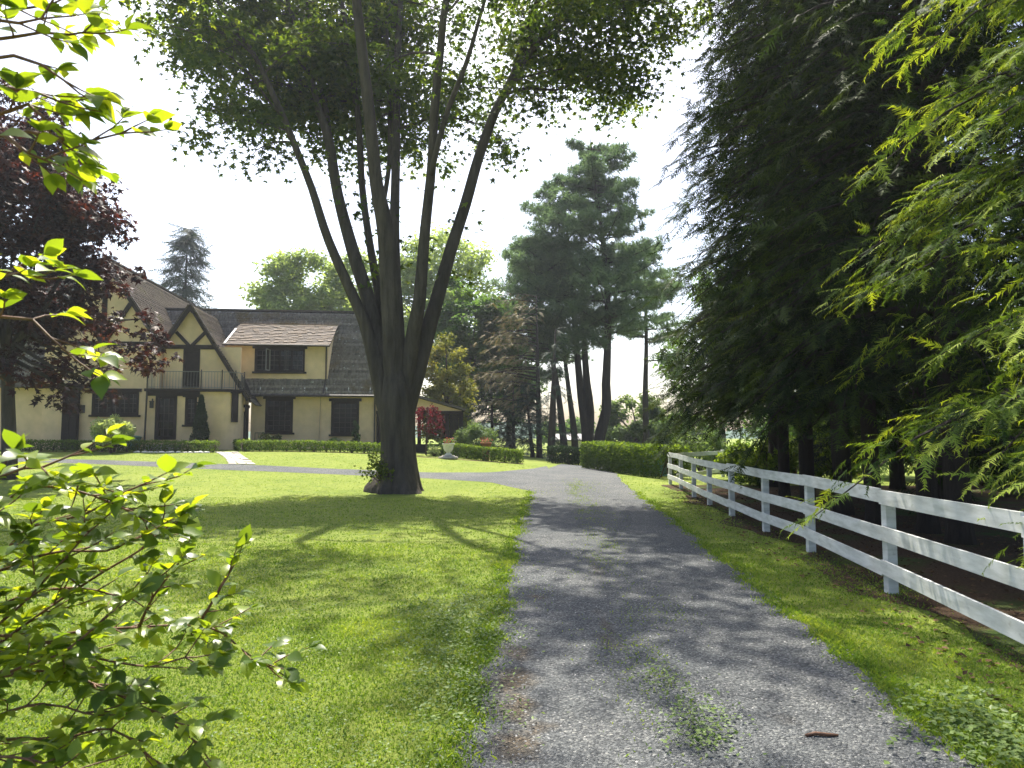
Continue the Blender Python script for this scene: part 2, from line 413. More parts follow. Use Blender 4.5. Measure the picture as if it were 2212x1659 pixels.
def rows_sheet(name, A, B, ncol, mat, lift):
    """strip between two matched edges, draped on the ground"""
    A, B = np.asarray(A)[:, None, :2], np.asarray(B)[:, None, :2]; t = np.linspace(0, 1, ncol)[None, :, None]
    XY = A * (1 - t) + B * t; n = XY.shape[0]
    Z = terrain(XY[..., 0], XY[..., 1]) + lift
    V = np.concatenate([XY, Z[..., None]], -1).reshape(-1, 3)
    i = (np.arange(ncol - 1)[None] + (np.arange(n - 1) * ncol)[:, None]).ravel()
    return mesh_np(name, V, np.stack([i, i + 1, i + ncol + 1, i + ncol], 1), mat, smooth=True)
def edge_pts(lst): return np.array([G(*p)[:2] for p in lst])
DL = edge_pts([(975,1659),(1008,1560),(1042,1480),(1064,1400),(1086,1300),(1106,1200),(1126,1130),(1140,1085),(1150,1055),(1165,1030),(1190,1010),(1212,1003)])
DR = edge_pts([(2125,1659),(1900,1480),(1755,1370),(1640,1275),(1535,1190),(1452,1120),(1392,1078),(1345,1042),(1330,1022),(1310,1012),(1292,1006),(1280,1003)])
DL = np.vstack([[DL[0] + (DL[0] - DL[1]) * 8], DL]); DR = np.vstack([[DR[0] + (DR[0] - DR[1]) * 8], DR])
def xat(E, y): return np.interp(y, E[:, 1], E[:, 0])
dy = np.concatenate([np.linspace(-2.5, 12, 120), np.linspace(12.1, min(DL[-1, 1], DR[-1, 1]), 60)])
wig = lambda y, s: .035 * np.sin(y * 2.1 + s) + .03 * np.sin(y * 4.7 + 2 * s) + .025 * np.sin(y * 11 + s)
dA = np.stack([xat(DL, dy) + wig(dy, 0), dy], 1); dB = np.stack([xat(DR, dy) + wig(dy, 2), dy], 1)
def in_drive(x, y, pad=0): return (x > xat(DL, y) + wig(y, 0) - pad) & (x < xat(DR, y) + wig(y, 2) + pad) & (y < dy[-1])
tag(link('driveway', rows_sheet('driveway', dA, dB, 14, M['gravel'], .008)), None, kind='structure')
LU = edge_pts([(-250,985),(0,988),(220,994),(500,1003),(700,1012),(930,1021),(1060,1021),(1150,1013),(1200,1004),(1240,1003)])
LL = edge_pts([(-250,993),(0,996),(220,1003),(500,1016),(700,1024),(930,1034),(1060,1042),(1150,1062),(1200,1062),(1240,1060)])
lx = np.linspace(LU[0, 0], 1.6, 90)
lA = np.stack([lx, np.interp(lx, LU[:, 0], LU[:, 1])], 1); lB = np.stack([lx, np.interp(lx, LL[:, 0], LL[:, 1])], 1)
def in_lane(x, y): return (y > np.interp(x, LL[:, 0], LL[:, 1])) & (y < np.interp(x, LU[:, 0], LU[:, 1])) & (x < 2.5)
tag(link('lane', rows_sheet('lane', lB, lA, 8, M['gravel'], .004)), None, kind='structure')

# fence line (needed for the woodland floor)
POSTS = [G(*p) for p in ((1909,1283),(1740,1193),(1645,1149),(1573,1115),(1526,1091),(1493,1074),(1466,1056),(1443,1046))]
d0 = POSTS[0] - POSTS[1]
POSTS = [POSTS[0] + d0 * 2.0 * .92, POSTS[0] + d0 * .92] + POSTS
FL = np.array([p[:2] for p in POSTS]); FL = FL[np.argsort(FL[:, 1])]
def fence_x(y): return np.interp(y, FL[:, 1], FL[:, 0])
wy = np.linspace(-3, 24, 50)
wA = np.stack([fence_x(wy) - .12 + .25 * np.sin(wy * 1.3) + .12 * np.sin(wy * 3.1), wy], 1); wB = np.stack([np.full_like(wy, 22.) + 0 * wy, wy], 1)
tag(link('woodland_floor', rows_sheet('woodland_floor', wA, wB, 10, M['woodland_floor'], .005)), None, kind='structure')

# ================================================================== HOUSE
HY = 38.0; YAW = rad(6)
h0 = P(540, 966, HY); HZ = h0.z
house = thing('house', 'half-timbered cream stucco house with brown shingled gables and a front balcony', 'house', (h0.x, h0.y, HZ), local=True, rotz=YAW)
HM = Matrix.Translation((h0.x, h0.y, HZ)) @ Matrix.Rotation(YAW, 4, 'Z'); HI = HM.inverted()
def hp(px, py, v):
    o = HI @ Vector((0, 0, EYE)); d = (HI.to_3x3() @ ray(px, py)); t = (v - o.y) / d.y
    q = o + d * t; return q.x, q.z
def hrect(x0, y0, x1, y1, v):
    u0, w1 = hp(x0, y0, v); u1, w0 = hp(x1, y1, v); return u0, u1, w0, w1
def wall(name, u0, u1, w0, w1, v, holes=(), thick=.22, mat='stucco', parent=None, label=None):
    """front wall facing -v with real openings (u0,u1,w0,w1)"""
    us = sorted({u0, u1, *[x for h in holes for x in h[:2]]}); ws = sorted({w0, w1, *[x for h in holes for x in h[2:]]})
    mb = MB(); inside = lambda a, b: any(h[0] < a < h[1] and h[2] < b < h[3] for h in holes)
    for i in range(len(us) - 1):
        for j in range(len(ws) - 1):
            a, b, c, d = us[i], us[i + 1], ws[j], ws[j + 1]
            if b - a < 1e-5 or d - c < 1e-5 or inside((a + b) / 2, (c + d) / 2): continue
            mb.quadface((a, v, c), (b, v, c), (b, v, d), (a, v, d)); mb.quadface((b, v + thick, c), (a, v + thick, c), (a, v + thick, d), (b, v + thick, d))
    for a, b, c, d in list(holes) + [(u0, u1, w0, w1)]:
        for p, q in (((a, c), (b, c)), ((b, c), (b, d)), ((b, d), (a, d)), ((a, d), (a, c))):
            mb.quadface((p[0], v, p[1]), (q[0], v, q[1]), (q[0], v + thick, q[1]), (p[0], v + thick, p[1]))
    return mb.build(name, M[mat], parent or house)
PANES = {}
def pane_obj(w, h, loc, parent, rot=0):
    k = (round(w, 2), round(h, 2))
    if k not in PANES: PANES[k] = MB().box((-k[0] / 2, -.004, -k[1] / 2), (k[0] / 2, .004, k[1] / 2)).mesh('pane', M['glass'])
    o = link('pane', PANES[k], parent); o.location = loc; o.rotation_euler = (random.uniform(-.01, .01), 0, rot + random.uniform(-.012, .012)); return o
def window(u0, u1, w0, w1, v, cols, rows, sashes=1, fw=.09, name='window', lintel=True, curtain=None, label=None, closed=None):
    """dark wooden window in an opening; frame is the part, panes and glazing bars its sub-parts"""
    mb = MB(); vb, vf = v + .12, v - .035
    mb.box((u0, vf, w0), (u0 + fw, vb, w1)); mb.box((u1 - fw, vf, w0), (u1, vb, w1))
    mb.box((u0 + fw, vf + .003, w1 - fw), (u1 - fw, vb, w1)); mb.box((u0 + fw, vf + .003, w0), (u1 - fw, vb, w0 + fw))
    o = mb.build(name, M['timber'], house)
    if label: o['label'] = label
    if lintel:
        MB().box((u0 - .12, v - .07, w1 - .02), (u1 + .12, v + .02, w1 + .14)).build('lintel', M['timber'], o)
        MB().box((u0 - .10, v - .11, w0 - .09), (u1 + .10, v + .02, w0 + .012)).build('sill', M['timber'], o)
    iu0, iu1, iw0, iw1 = u0 + fw, u1 - fw, w0 + fw, w1 - fw; sw = (iu1 - iu0) / sashes
    vg = v + .05
    for s in range(sashes):
        a, b = iu0 + s * sw, iu0 + (s + 1) * sw; st = .045
        mb = MB()
        mb.box((a + .003, vg - .025, iw0), (a + st, vg + .025, iw1)); mb.box((b - st, vg - .025, iw0), (b - .003, vg + .025, iw1))
        mb.box((a + st, vg - .023, iw1 - st), (b - st, vg + .023, iw1)); mb.box((a + st, vg - .023, iw0), (b - st, vg + .023, iw0 + st))
        mb.build('sash', M['timber'], o)
        pw, ph = (b - a - 2 * st) / cols, (iw1 - iw0 - 2 * st) / rows
        for i in range(cols):
            for j in range(rows):
                pane_obj(pw - .016, ph - .016, (a + st + (i + .5) * pw, vg, iw0 + st + (j + .5) * ph), o)
        for i in range(1, cols): MB().box((a + st + i * pw - .011, vg - .016, iw0 + st), (a + st + i * pw + .011, vg + .016, iw1 - st)).build('glazing_bar', M['bar'], o)
        for j in range(1, rows): MB().box((a + st, vg - .014, iw0 + st + j * ph - .011), (b - st, vg + .014, iw0 + st + j * ph + .011)).build('glazing_bar', M['bar'], o)
    if curtain:
        for a, b in curtain:
            mb = MB(); n = 14; uu = np.linspace(u0 + (u1 - u0) * a, u0 + (u1 - u0) * b, n)
            for i in range(n - 1):
                mb.quadface((uu[i], v + .25 + .03 * (i % 2), w0 + .05), (uu[i + 1], v + .25 + .03 * ((i + 1) % 2), w0 + .05), (uu[i + 1], v + .25 + .03 * ((i + 1) % 2), w1 - .05), (uu[i], v + .25 + .03 * (i % 2), w1 - .05))
            mb.build('curtain', M['curtain'], o)
    return o

# roof planes ---------------------------------------------------------------
SH_VAR = [MB().box((-.5, 0, 0), (.5, 1, .018)).mesh('shingle', None) for _ in range(1)]
def shingles(name, O, A, S, limits, slen, mat, expo=.19, wid=.2, objects=False, parent=None, thick=.045, seed=0):
    """O at eave, A along, S up the slope (unit vectors), limits(s)->(a0,a1)"""
    r = np.random.default_rng(seed); O, A, S = (np.array(x, float) for x in (O, A, S)); Nn = np.cross(A, S); Nn /= np.linalg.norm(Nn)
    if Nn[2] < 0: Nn = -Nn
    rows = int(slen / expo); pos, wd, ln, dz, rise, tone = [], [], [], [], [], []; rowtone = r.random(rows + 1)
    for i in range(rows):
        s = i * expo; a0, a1 = limits(s + expo * .5)
        if a1 - a0 < .05: continue
        a = a0 - r.uniform(0, wid * .5)
        while a < a1:
            w = wid * r.uniform(.65, 1.35); b = min(a + w, a1); c = max(a, a0)
            if b - c > .03:
                pos.append(O + A * (c + b) / 2 + S * (s + r.uniform(-.018, .018))); wd.append(b - c - .008); ln.append(expo * 1.25); dz.append(thick * r.uniform(.8, 1.4)); rise.append(r.uniform(0, .012)); tone.append(.6 * rowtone[i] + .4 * r.random())
            a += w
    pos, wd, ln, dz = map(np.array, (pos, wd, ln, dz))
    R = np.stack([A, S, Nn], -1)
    if objects:
        var = []
        for q in range(5):
            t = thick * (.8 + .18 * q); me = bpy.data.meshes.new('shingle')
            me.from_pydata([(-.5,0,0),(.5,0,0),(.5,1,-.004),(-.5,1,-.004),(-.5,0.0+.02*(q%3),t),(.5,0.02*((q+1)%3),t),(.5,1,.004),(-.5,1,.004)], [], [(0,3,2,1),(4,5,6,7),(0,1,5,4),(1,2,6,5),(3,0,4,7)])
            me.materials.append(mat[q % len(mat)]); var.append(me)
        Mx = Matrix([[A[k], S[k], Nn[k]] for k in range(3)]).to_4x4()
        for p, w, l in zip(pos, wd, ln):
            o = link('shingle', random.choice(var), parent)
            o.matrix_basis = Matrix.Translation(p) @ Mx @ Matrix.Rotation(random.uniform(-.012, .012), 4, 'Z') @ Matrix.Diagonal((w, l, 1, 1))
        return None
    tv = np.array([[-.5,0,0],[.5,0,0],[.5,1,0],[-.5,1,0],[-.5,0,1],[.5,0,1],[.5,1,.1],[-.5,1,.1]], float)
    tf = np.array([[4,5,6,7],[0,1,5,4],[1,2,6,5],[3,0,4,7]])
    n = len(pos); sc = np.stack([wd, ln, dz], 1)
    V, Fc = stamp(tv, tf, pos, np.repeat(R[None], n, 0), sc)
    o = link(name, mesh_np(name, V, Fc, mat, np.repeat(np.array(tone), 8)), parent or house); o['kind'] = 'stuff'; return o
def deck(name, pts, mat='timber', t=.1, parent=None):    # solid roof slab below the shingles
    a, b, c = (Vector(p) for p in pts[:3]); n = (b - a).cross(c - a).normalized()
    if n.z > 0: n = -n
    return MB().prism(pts, n * t).build(name, M[mat], parent or house)

# main wing -----------------------------------------------------------------
UR = hp(812, 900, 0)[0]                 # right corner
EV = hp(660, 853, -.4)[1]               # eave height
SL = 1.28; RV = 3.6; RW = EV + SL * (RV + .4); SA = math.atan(SL)
A_ = hrect(574, 861, 632, 935, 0); B_ = hrect(716, 866, 775, 939, 0)
wall('wall', 0, UR, -.9, EV + .35, 0, [A_, B_])
MB().box((-.1, 1.2, -.9), (UR - .25, 2 * RV, EV + .3)).build('interior', M['interior'], house)
window(*A_, 0, 4, 6, label='large dark ground-floor window with small panes')
window(*B_, 0, 4, 6)
# right gable end
MB().prism([(UR, 0, -.9), (UR, 2 * RV, -.9), (UR, 2 * RV, EV + .35), (UR, RV, RW - .12), (UR, 0, EV + .35)], (-.22, 0, 0)).build('gable_wall', M['stucco'], house)
cs, sn = math.cos(SA), math.sin(SA)
roof = deck('main_roof', [(-2.5, -.4, EV), (UR + .35, -.4, EV), (UR + .35, RV, RW), (-6.5, RV, RW), (-6.5, 2.0, EV + SL * 2.4)])
deck('rear_roof', [(-6.5, 2 * RV + .4, EV), (UR + .35, 2 * RV + .4, EV), (UR + .35, RV, RW), (-6.5, RV, RW)])
slen = (RV + .4) / cs
shingles('main_shingles', (0, -.46, EV - .07), (1, 0, 0), (0, cs, sn), lambda s: (-2.6 if s < 4.6 else -6, UR + .4), slen, M['shingle_grey'], expo=.19, parent=roof, seed=1)
MB().bar((-6.5, RV, RW + .05), (UR + .4, RV, RW + .05), .16, .09).build('ridge_cap', M['shingle_grey'], roof)
MB().tube([(-.05, -.52, EV - .05), (UR + .4, -.52, EV - .05)], [.06, .06], 8).build('gutter', M['gutter'], roof)
for k in range(6):
    u = .5 + k * (UR - .8) / 5.0; MB().bar((u, -.30, EV + .10), (u, -.15, EV + .42), .035, .03, (0, -1, 1)).build('snow_guard', M['white_stone'], roof)
# dormer ---------------------------------------------------------------------
DV = .25; DU0, DU1 = -1.5, hp(708, 800, DV)[0]
DW0, DW1 = hp(600, 822, DV)[1], hp(600, 749, DV)[1]
D_ = hrect(551, 752, 658, 804, DV)
wall('dormer_wall', DU0, DU1 - .06, DW0 - .3, DW1 + .1, DV, [D_])
window(*D_, DV, 2, 4, 4, fw=.07, curtain=[(.56, .66), (.93, .99)], label='band of four dark casements in the dormer')
# one casement swung open
cm = MB(); uo = D_[0] + (D_[1] - D_[0]) * .30
for a, b in (((uo, DV, D_[2] + .08), (uo - .10, DV - .42, D_[2] + .08)), ((uo, DV, D_[3] - .08), (uo - .10, DV - .42, D_[3] - .08)), ((uo, DV, D_[2] + .08), (uo, DV, D_[3] - .08)), ((uo - .10, DV - .42, D_[2] + .06), (uo - .10, DV - .42, D_[3] - .06))):
    cm.bar(a, b, .05, .05, (1, .2, .1))
oc = cm.build('open_casement', M['rail_grey'], house); tag(oc, 'open casement leaf swung outwards from the dormer window')
dtop_v = 2.85; dtop_w = EV + SL * (dtop_v + .4) + .02; de_v, de_w = -.12, DW1 + .06
ds = math.atan2(dtop_w - de_w, dtop_v - de_v)
droof = deck('dormer_roof', [(DU0, de_v, de_w), (DU1 + .12, de_v, de_w), (DU1 + .12, dtop_v, dtop_w), (DU0, dtop_v, dtop_w)], t=.08)
MB().prism([(DU1, DV, DW0 - .3), (DU1, DV, DW1 + .04), (DU1, dtop_v - .25, dtop_w - .2), (DU1, 1.0, DW0 + .55)], (-.15, 0, 0)).build('dormer_cheek', M['stucco'], house)
for q in range(5):
    k = q / 4.0; M['dsh%d' % q] = plain('dormer_shingle_%d' % q, tuple(a * (1 - k) + b * k for a, b in zip((.060, .045, .035), (.19, .148, .112))), .8, .3, 9, .3, 30)
shingles('dormer_shingles', (0, de_v - .05, de_w + .005), (1, 0, 0), (0, math.cos(ds), math.sin(ds)), lambda s: (DU0 + .1, DU1 + .16), (dtop_v - de_v) / math.cos(ds), [M['dsh%d' % q] for q in range(5)], expo=.255, wid=.262, objects=True, parent=droof, thick=.042, seed=3)
MB().box((DU0 + .1, dtop_v - .10, dtop_w - .02), (DU1 + .14, dtop_v + .06, dtop_w + .06)).build('ridge_flashing', M['copper'], droof)
MB().bar((DU0 + .08, de_v, de_w + .05), (DU0 + .08, 2.0, de_w + 1.15), .1, .06).build('valley_flashing', M['flashing'], droof)
MB().tube([(DU0, de_v - .1, de_w - .03), (DU1 + .12, de_v - .1, de_w - .03)], [.05, .05], 8).build('gutter', M['gutter'], droof)
MB().tube([(DU1 - .08, DV - .08, DW1 + .02), (DU1 - .08, DV - .08, DW0 + .1), (DU1 - .12, -.42, EV + .1)], [.035] * 3, 8).build('downpipe', M['gutter'], house)
MB().tube([(DU1 - .3, -.06, EV), (DU1 - .36, -.06, -.6)], [.02] * 2, 6).build('cable', M['copper'], house)
MB().tube([(UR - .06, -.1, EV), (UR - .06, -.1, -.6)], [.04] * 2, 8).build('downpipe', M['gutter'], house)

# front gable ----------------------------------------------------------------
GV = -1.0; pu, pw = hp(414.7, 661, GV); GS = 1.6; gr_u = .18
gw0 = pw - GS * (gr_u - pu)
bm_w = hp(414, 749, GV)[1]
GD = hrect(397, 754, 430, 838, GV)
ul = hp(352, 800, GV)[0]
wall('gable_lower_wall', ul, -.35, gw0 - .6, bm_w, GV, [GD])
MB().prism([(pu - (pw - bm_w) / GS, GV, bm_w), (pu + (pw - bm_w) / GS, GV, bm_w), (pu, GV, pw)], (0, .2, 0)).build('gable_wall', M['stucco'], house)
# the bit of wall that runs out under the sweeping right slope
MB().prism([(-.35, GV + .002, gw0 - .6), (gr_u - .25, GV + .002, gw0 - .6), (gr_u - .25, GV + .002, gw0 + .35), (pu + (pw - bm_w) / GS, GV + .002, bm_w), (-.35, GV + .002, bm_w - .9)][:3] + [(gr_u - .22, GV + .002, gw0 + .3), (-.35, GV + .002, gw0 + .5)], (0, .2, 0)).build('gable_side_wall', M['stucco'], house)
tb = lambda p, q, wd=.17, nm='timber_brace': MB().bar(p, q, .09, wd, (q[2] - p[2], 0, -(q[0] - p[0]))).build(nm, M['timber'], house)
gv = GV - .04
MB().box((ul, GV - .06, bm_w - .13), (pu + (pw - bm_w) / GS + .1, GV + .02, bm_w + .09)).build('timber_beam', M['timber'], house)
for sg in (-1, 1):
    q0 = (pu + sg * .07, gv, bm_w + .05); q1 = (pu + sg * .72, gv, pw - GS * .72 - .22); tb(q0, q1, .16)
# barge boards
def barge(p, q, nm='barge_board', w=.22): return MB().bar(p, q, .08, w, (-(q[2] - p[2]), 0, (q[0] - p[0]))).build(nm, M['timber'], house)
bv = GV - .28
barge((pu, bv, pw - .02), (gr_u, bv, gw0 - .02)); barge((pu, bv, pw - .02), (pu - 1.6, bv, pw - 1.6 * GS - .02))
MB().prism([(pu, bv + .05, pw - .3), (pu + .09, bv + .05, pw - .42), (pu, bv + .05, pw + .12), (pu - .09, bv + .05, pw - .42)], (0, -.1, 0)).build('gable_finial', M['timber'], house)
vm = lambda w: (w - EV) / SL - .4
gr = deck('gable_roof', [(pu, bv, pw + .06), (gr_u, bv, gw0 + .06), (gr_u + .35, bv + .05, gw0 - .28), (gr_u + .35, .1, gw0 - .28), (pu, vm(pw) + .2, pw + .06)], t=.09)
gl = deck('gable_roof', [(pu, bv, pw + .06), (pu - 1.75, bv, pw + .06 - 1.75 * GS), (pu - 1.75, 1.5, pw + .06 - 1.75 * GS), (pu, vm(pw) + .2, pw + .06)], t=.09)
gl_ = math.hypot(1, GS)
Ssl = np.array([-1, 0, GS]) / gl_
slg = (gr_u - pu) * gl_
shingles('gable_shingles', (gr_u, 0, gw0 + .07), (0, 1, 0), tuple(Ssl), lambda s: (bv - .05, vm(gw0 + s * GS / gl_) + .15), slg, M['shingle_brown'], expo=.14, wid=.17, parent=gr, seed=5)
k1 = np.array([-.35, 0, .34]); k1l = np.linalg.norm(k1)
shingles('gable_kick_shingles', (gr_u + .36, 0, gw0 - .27), (0, 1, 0), tuple(k1 / k1l), lambda s: (bv - .02, .3), k1l, M['shingle_grey'], expo=.15, wid=.17, parent=gr, seed=6)
Ssr = np.array([1, 0, GS]) / gl_
shingles('gable_left_shingles', (pu - 1.75, 0, pw + .07 - 1.75 * GS), (0, 1, 0), tuple(Ssr), lambda s: (bv - .05, 1.9), 1.75 * gl_, M['shingle_brown'], expo=.14, wid=.17, parent=gl, seed=7)
# balcony door
bdoor = window(*GD, GV, 1, 2, 1, fw=.12, name='balcony_door', lintel=False, label='dark balcony door under the half-timbered gable')
MB().box((GD[0] + .12, GV + .02, GD[2] + (GD[3] - GD[2]) * .42), (GD[1] - .12, GV + .045, GD[3] - .12)).build('door_panel', M['timber'], bdoor)
# side wall with the small door, facing right
sd0 = hp(530, 900, -.55)
wall_s = MB().box((-.36, -1.05, -.9), (-.12, -.002, gw0 + .1)).build('side_wall', M['stucco'], house)
MB().box((-.121, -.95, -.25), (-.05, -.2, 2.05)).build('side_door', M['timber'], house)
MB().box((-.12, -1.04, 2.05), (-.02, -.12, 2.2)).build('lintel', M['timber'], house)
for (a, b) in (((.3, -.25, -.4), (.3, -.25, .75)), ((.62, -.25, -.4), (.62, -.25, .75)), ((.3, -.25, .75), (1.2, -.25, .75))):
    MB().tube([a, b], [.018] * 2, 6).build('handrail', M['iron'], house)
# bay -----------------------------------------------------------------------
BV = -2.2; bl = hp(320, 900, BV)[0]; br = hp(478, 900, BV)[0]; bt = hp(400, 846, BV)[1]
BD = hrect(337, 853, 380, 950, BV); BW = hrect(401, 857, 424, 918, BV)
wall('bay_wall', bl, br, -.9, bt, BV, [BD, BW], thick=.2)
bd = window(*BD, BV, 3, 5, 1, fw=.13, name='bay_door', lintel=False, label='dark glazed door of the bay below the balcony')
window(*BW, BV, 2, 5, 1, fw=.07)
wall_l = MB().prism([(bl, BV + .001, -.9), (bl + .2, BV + .001, -.9), (bl + .2, GV, -.9), (bl, GV, -.9)], (0, 0, .9 + bt)).build('bay_side_wall', M['stucco'], house)
ch1 = (-.13, -1.06)                     # angled corner back to the side wall
mb = MB(); n = 6
cpts = [(br + (ch1[0] - br) * (math.sin(t)), BV + (ch1[1] - BV) * (1 - math.cos(t))) for t in np.linspace(0, math.pi / 2, n + 1)]
for i in range(n): mb.prism([(*cpts[i], -.9), (*cpts[i + 1], -.9), (cpts[i + 1][0] - .15, cpts[i + 1][1] + .18, -.9), (cpts[i][0] - .1, cpts[i][1] + .2, -.9)], (0, 0, .9 + bt))
mb.build('bay_curved_wall', M['stucco'], house)
nu0, nw1 = hp(495, 850, -1.85); nu1, nw0 = hp(508, 912, -1.85)
ii = 3; cpx, cpy = cpts[ii]; ddir = Vector((cpts[4][0] - cpts[2][0], cpts[4][1] - cpts[2][1], 0)).normalized(); nn = Vector((ddir.y, -ddir.x, 0))
cc = Vector((cpx, cpy, 0)) + nn * .01
MB().prism([cc - ddir * .2 + Vector((0, 0, nw0)), cc + ddir * .2 + Vector((0, 0, nw0)), cc + ddir * .2 + Vector((0, 0, nw1)), cc - ddir * .2 + Vector((0, 0, nw1))], nn * .05).build('narrow_shutter', M['timber'], house)
MB().prism([cc - ddir * .28 + Vector((0, 0, nw1)), cc + ddir * .28 + Vector((0, 0, nw1)), cc + ddir * .28 + Vector((0, 0, nw1 + .13)), cc - ddir * .28 + Vector((0, 0, nw1 + .13))], nn * .09).build('lintel', M['timber'], house)
MB().box((bl + .25, BV + 1.0, -.9), (br, GV + .3, bt - .1)).build('interior', M['interior'], house)
slab_poly = [(bl - .18, BV - .15, bt), (br + .05, BV - .15, bt)] + [(x + .1, y - .1, bt) for x, y in cpts[1:]] + [(-.13, GV + .01, bt), (bl - .18, GV + .01, bt)]
balc = MB().prism(slab_poly, (0, 0, .11)).build('balcony', M['timber'], house)
MB().prism([(x, y, bt + .112) for x, y, _ in slab_poly], (0, 0, .03)).build('balcony_deck', M['gutter'], balc)
MB().box((bl - .05, BV - .07, bt - .22), (hp(432, 860, BV)[0], BV - .002, bt - .003)).build('timber_beam', M['timber'], house)
rt = bt + .14; rh = .86
rail_pts = [(bl - .08, GV - .1), (bl - .08, BV - .06), (br, BV - .06)] + [(x + .04, y - .05) for x, y in cpts[1:]]
acc = 0
for i in range(len(rail_pts) - 1):
    a, b = Vector((*rail_pts[i], 0)), Vector((*rail_pts[i + 1], 0)); L_ = (b - a).length
    z1 = rt + rh if i < 3 else rt + rh
    MB().bar(a + Vector((0, 0, z1)), b + Vector((0, 0, z1)), .035, .03).build('handrail', M['rail_grey'], balc)
    MB().bar(a + Vector((0, 0, rt + .08)), b + Vector((0, 0, rt + .08)), .025, .02).build('bottom_rail', M['rail_grey'], balc)
    k = max(1, int(L_ / .14))
    for j in range(k):
        p = a + (b - a) * ((j + .5) / k); MB().bar(p + Vector((0, 0, rt)), p + Vector((0, 0, z1)), .014, .014, (0, 1, 0)).build('baluster', M['rail_grey'], balc)
for (x, y) in (rail_pts[0], rail_pts[1], (rail_pts[1][0] * .28 + rail_pts[2][0] * .72, rail_pts[1][1]), rail_pts[2], rail_pts[5], rail_pts[-1]):
    MB().bar((x, y, rt), (x, y, rt + rh + .1), .045, .045, (0, 1, 0)).build('rail_post', M['iron'], balc)
MB().tube([(bl - .05, BV - .12, bt), (bl - .1, BV - .12, -.6)], [.045] * 2, 8).build('downpipe', M['gutter'], house)
lantern = MB().box((bl + .12, BV - .2, 1.95), (bl + .26, BV - .06, 2.25)).box((bl + .10, BV - .22, 2.25), (bl + .28, BV - .04, 2.30)).box((bl + .17, BV - .08, 2.30), (bl + .21, BV - .003, 2.42)).build('wall_lantern', M['iron'], house)
for k in range(3): MB().box((BD[0] - .25, BV - .35 * (3 - k), -.9 + 0), (BD[1] + .25, BV - .001 if k == 2 else BV - .35 * (2 - k) - .001, -.28 + .22 * k)).build('step', M['stone'], house)

# big left wing --------------------------------------------------------------
WV = -1.3; wu, ww = hp(231, 562, WV); WS = 1.49; we = hp(300, 752, WV)[1]
hw = (ww - we) / WS; wl_, wr = wu - hw + .25, wu + hw - .25
W1 = hrect(200, 845, 299, 897, WV); W2 = hrect(342, 759, 361, 785, WV); 
W3 = hrect(222, 700, 262, 742, WV)
wall('wing_wall', wl_, wr, -.9, we + .1, WV, [W1] + ([W2] if W2[1] < wr - .05 else []))
MB().prism([(wl_, WV, we + .1), (wr, WV, we + .1), (wr + .05, WV, we + .12), (wu, WV, ww - .1), (wl_ - .05, WV, we + .12)], (0, .22, 0)).build('wing_gable_wall', M['stucco'], house)
window(*W1, WV, 2, 4, 5, fw=.09, label='wide dark ground-floor window of the tall wing')
if W2[1] < wr - .05: window(*W2, WV, 2, 2, 1, fw=.05, lintel=False)
MB().box((wr - .22, WV + .23, -.9), (wr - .001, 12, we + .1)).build('wing_side_wall', M['stucco'], house)
MB().box((wl_ + .3, WV + 1.3, -.9), (wr - .3, 11.5, we)).build('interior', M['interior'], house)
for sg in (-1, 1):
    tb((wu + sg * .1, WV - .04, we + .3), (wu + sg * 1.25, WV - .04, ww - WS * 1.25 - .35), .2)
MB().box((wl_, WV - .06, we + .1), (wr, WV + .02, we + .32)).build('timber_beam', M['timber'], house)
MB().box((wu - .12, WV - .05, we + .32), (wu + .12, WV - .003, ww - .45)).build('timber_post', M['timber'], house)
wb = WV - .35
for sg in (-1, 1): barge((wu, wb, ww - .02), (wu + sg * hw, wb, we - .02), w=.26)
wl2 = math.hypot(1, WS)
for sg in (1, -1):
    rf = deck('wing_roof', [(wu, wb, ww + .07), (wu + sg * hw, wb, we + .07), (wu + sg * hw, 13, we + .07), (wu, 13, ww + .07)], t=.1)
    shingles('wing_shingles', (wu + sg * hw, 0, we + .08), (0, 1, 0), (-sg / wl2, 0, WS / wl2), lambda s: (wb - .05, 13), hw * wl2, M['shingle_brown'], expo=.17, wid=.19, parent=rf, seed=8 + sg)
MB().bar((wu, wb, ww + .12), (wu, 13, ww + .12), .16, .09).build('ridge_cap', M['shingle_brown'], rf)
MB().bar((wr + .42, -.9, we + .35), (wr + .05, 1.8, we + 1.0), .5, .05).build('valley_flashing', M['flashing'], house)
# far left annex with the arched entrance
an0, an1 = -16.5, wl_ + .05; AV = -1.0; ae = hp(60, 836, AV)[1]; asl = 1.15; arv = 4.9; arw = ae + asl * (arv - AV + .4)
E1 = hrect(102, 842, 136, 944, AV)
wall('annex_wall', an0, an1, -.9, ae + .2, AV, [E1])
MB().box((E1[0], AV + .06, E1[2]), (E1[1], AV + .12, E1[3])).build('entrance_door', M['timber'], house)
mb = MB(); cxu = (E1[0] + E1[1]) / 2; rr = (E1[1] - E1[0]) / 2
for i in range(8):
    t0, t1 = math.pi * i / 8, math.pi * (i + 1) / 8
    mb.prism([(cxu + math.cos(t) * r_, AV - .05, E1[3] - rr * .6 + math.sin(t) * r_ * .75) for t, r_ in ((t0, rr), (t1, rr), (t1, rr + .16), (t0, rr + .16))], (0, .06, 0))
mb.build('door_arch', M['timber'], house)
for px in (143, 160): 
    u = hp(px, 900, AV - .5)[0]; MB().box((u - .16, AV - .6, -.6), (u + .16, AV - .3, ae - .05)).build('entrance_post', M['timber'], house)
MB().box((E1[0] - .3, AV - .7, ae - .08), (hp(200, 840, AV)[0], AV - .002, ae + .12)).build('entrance_beam', M['timber'], house)
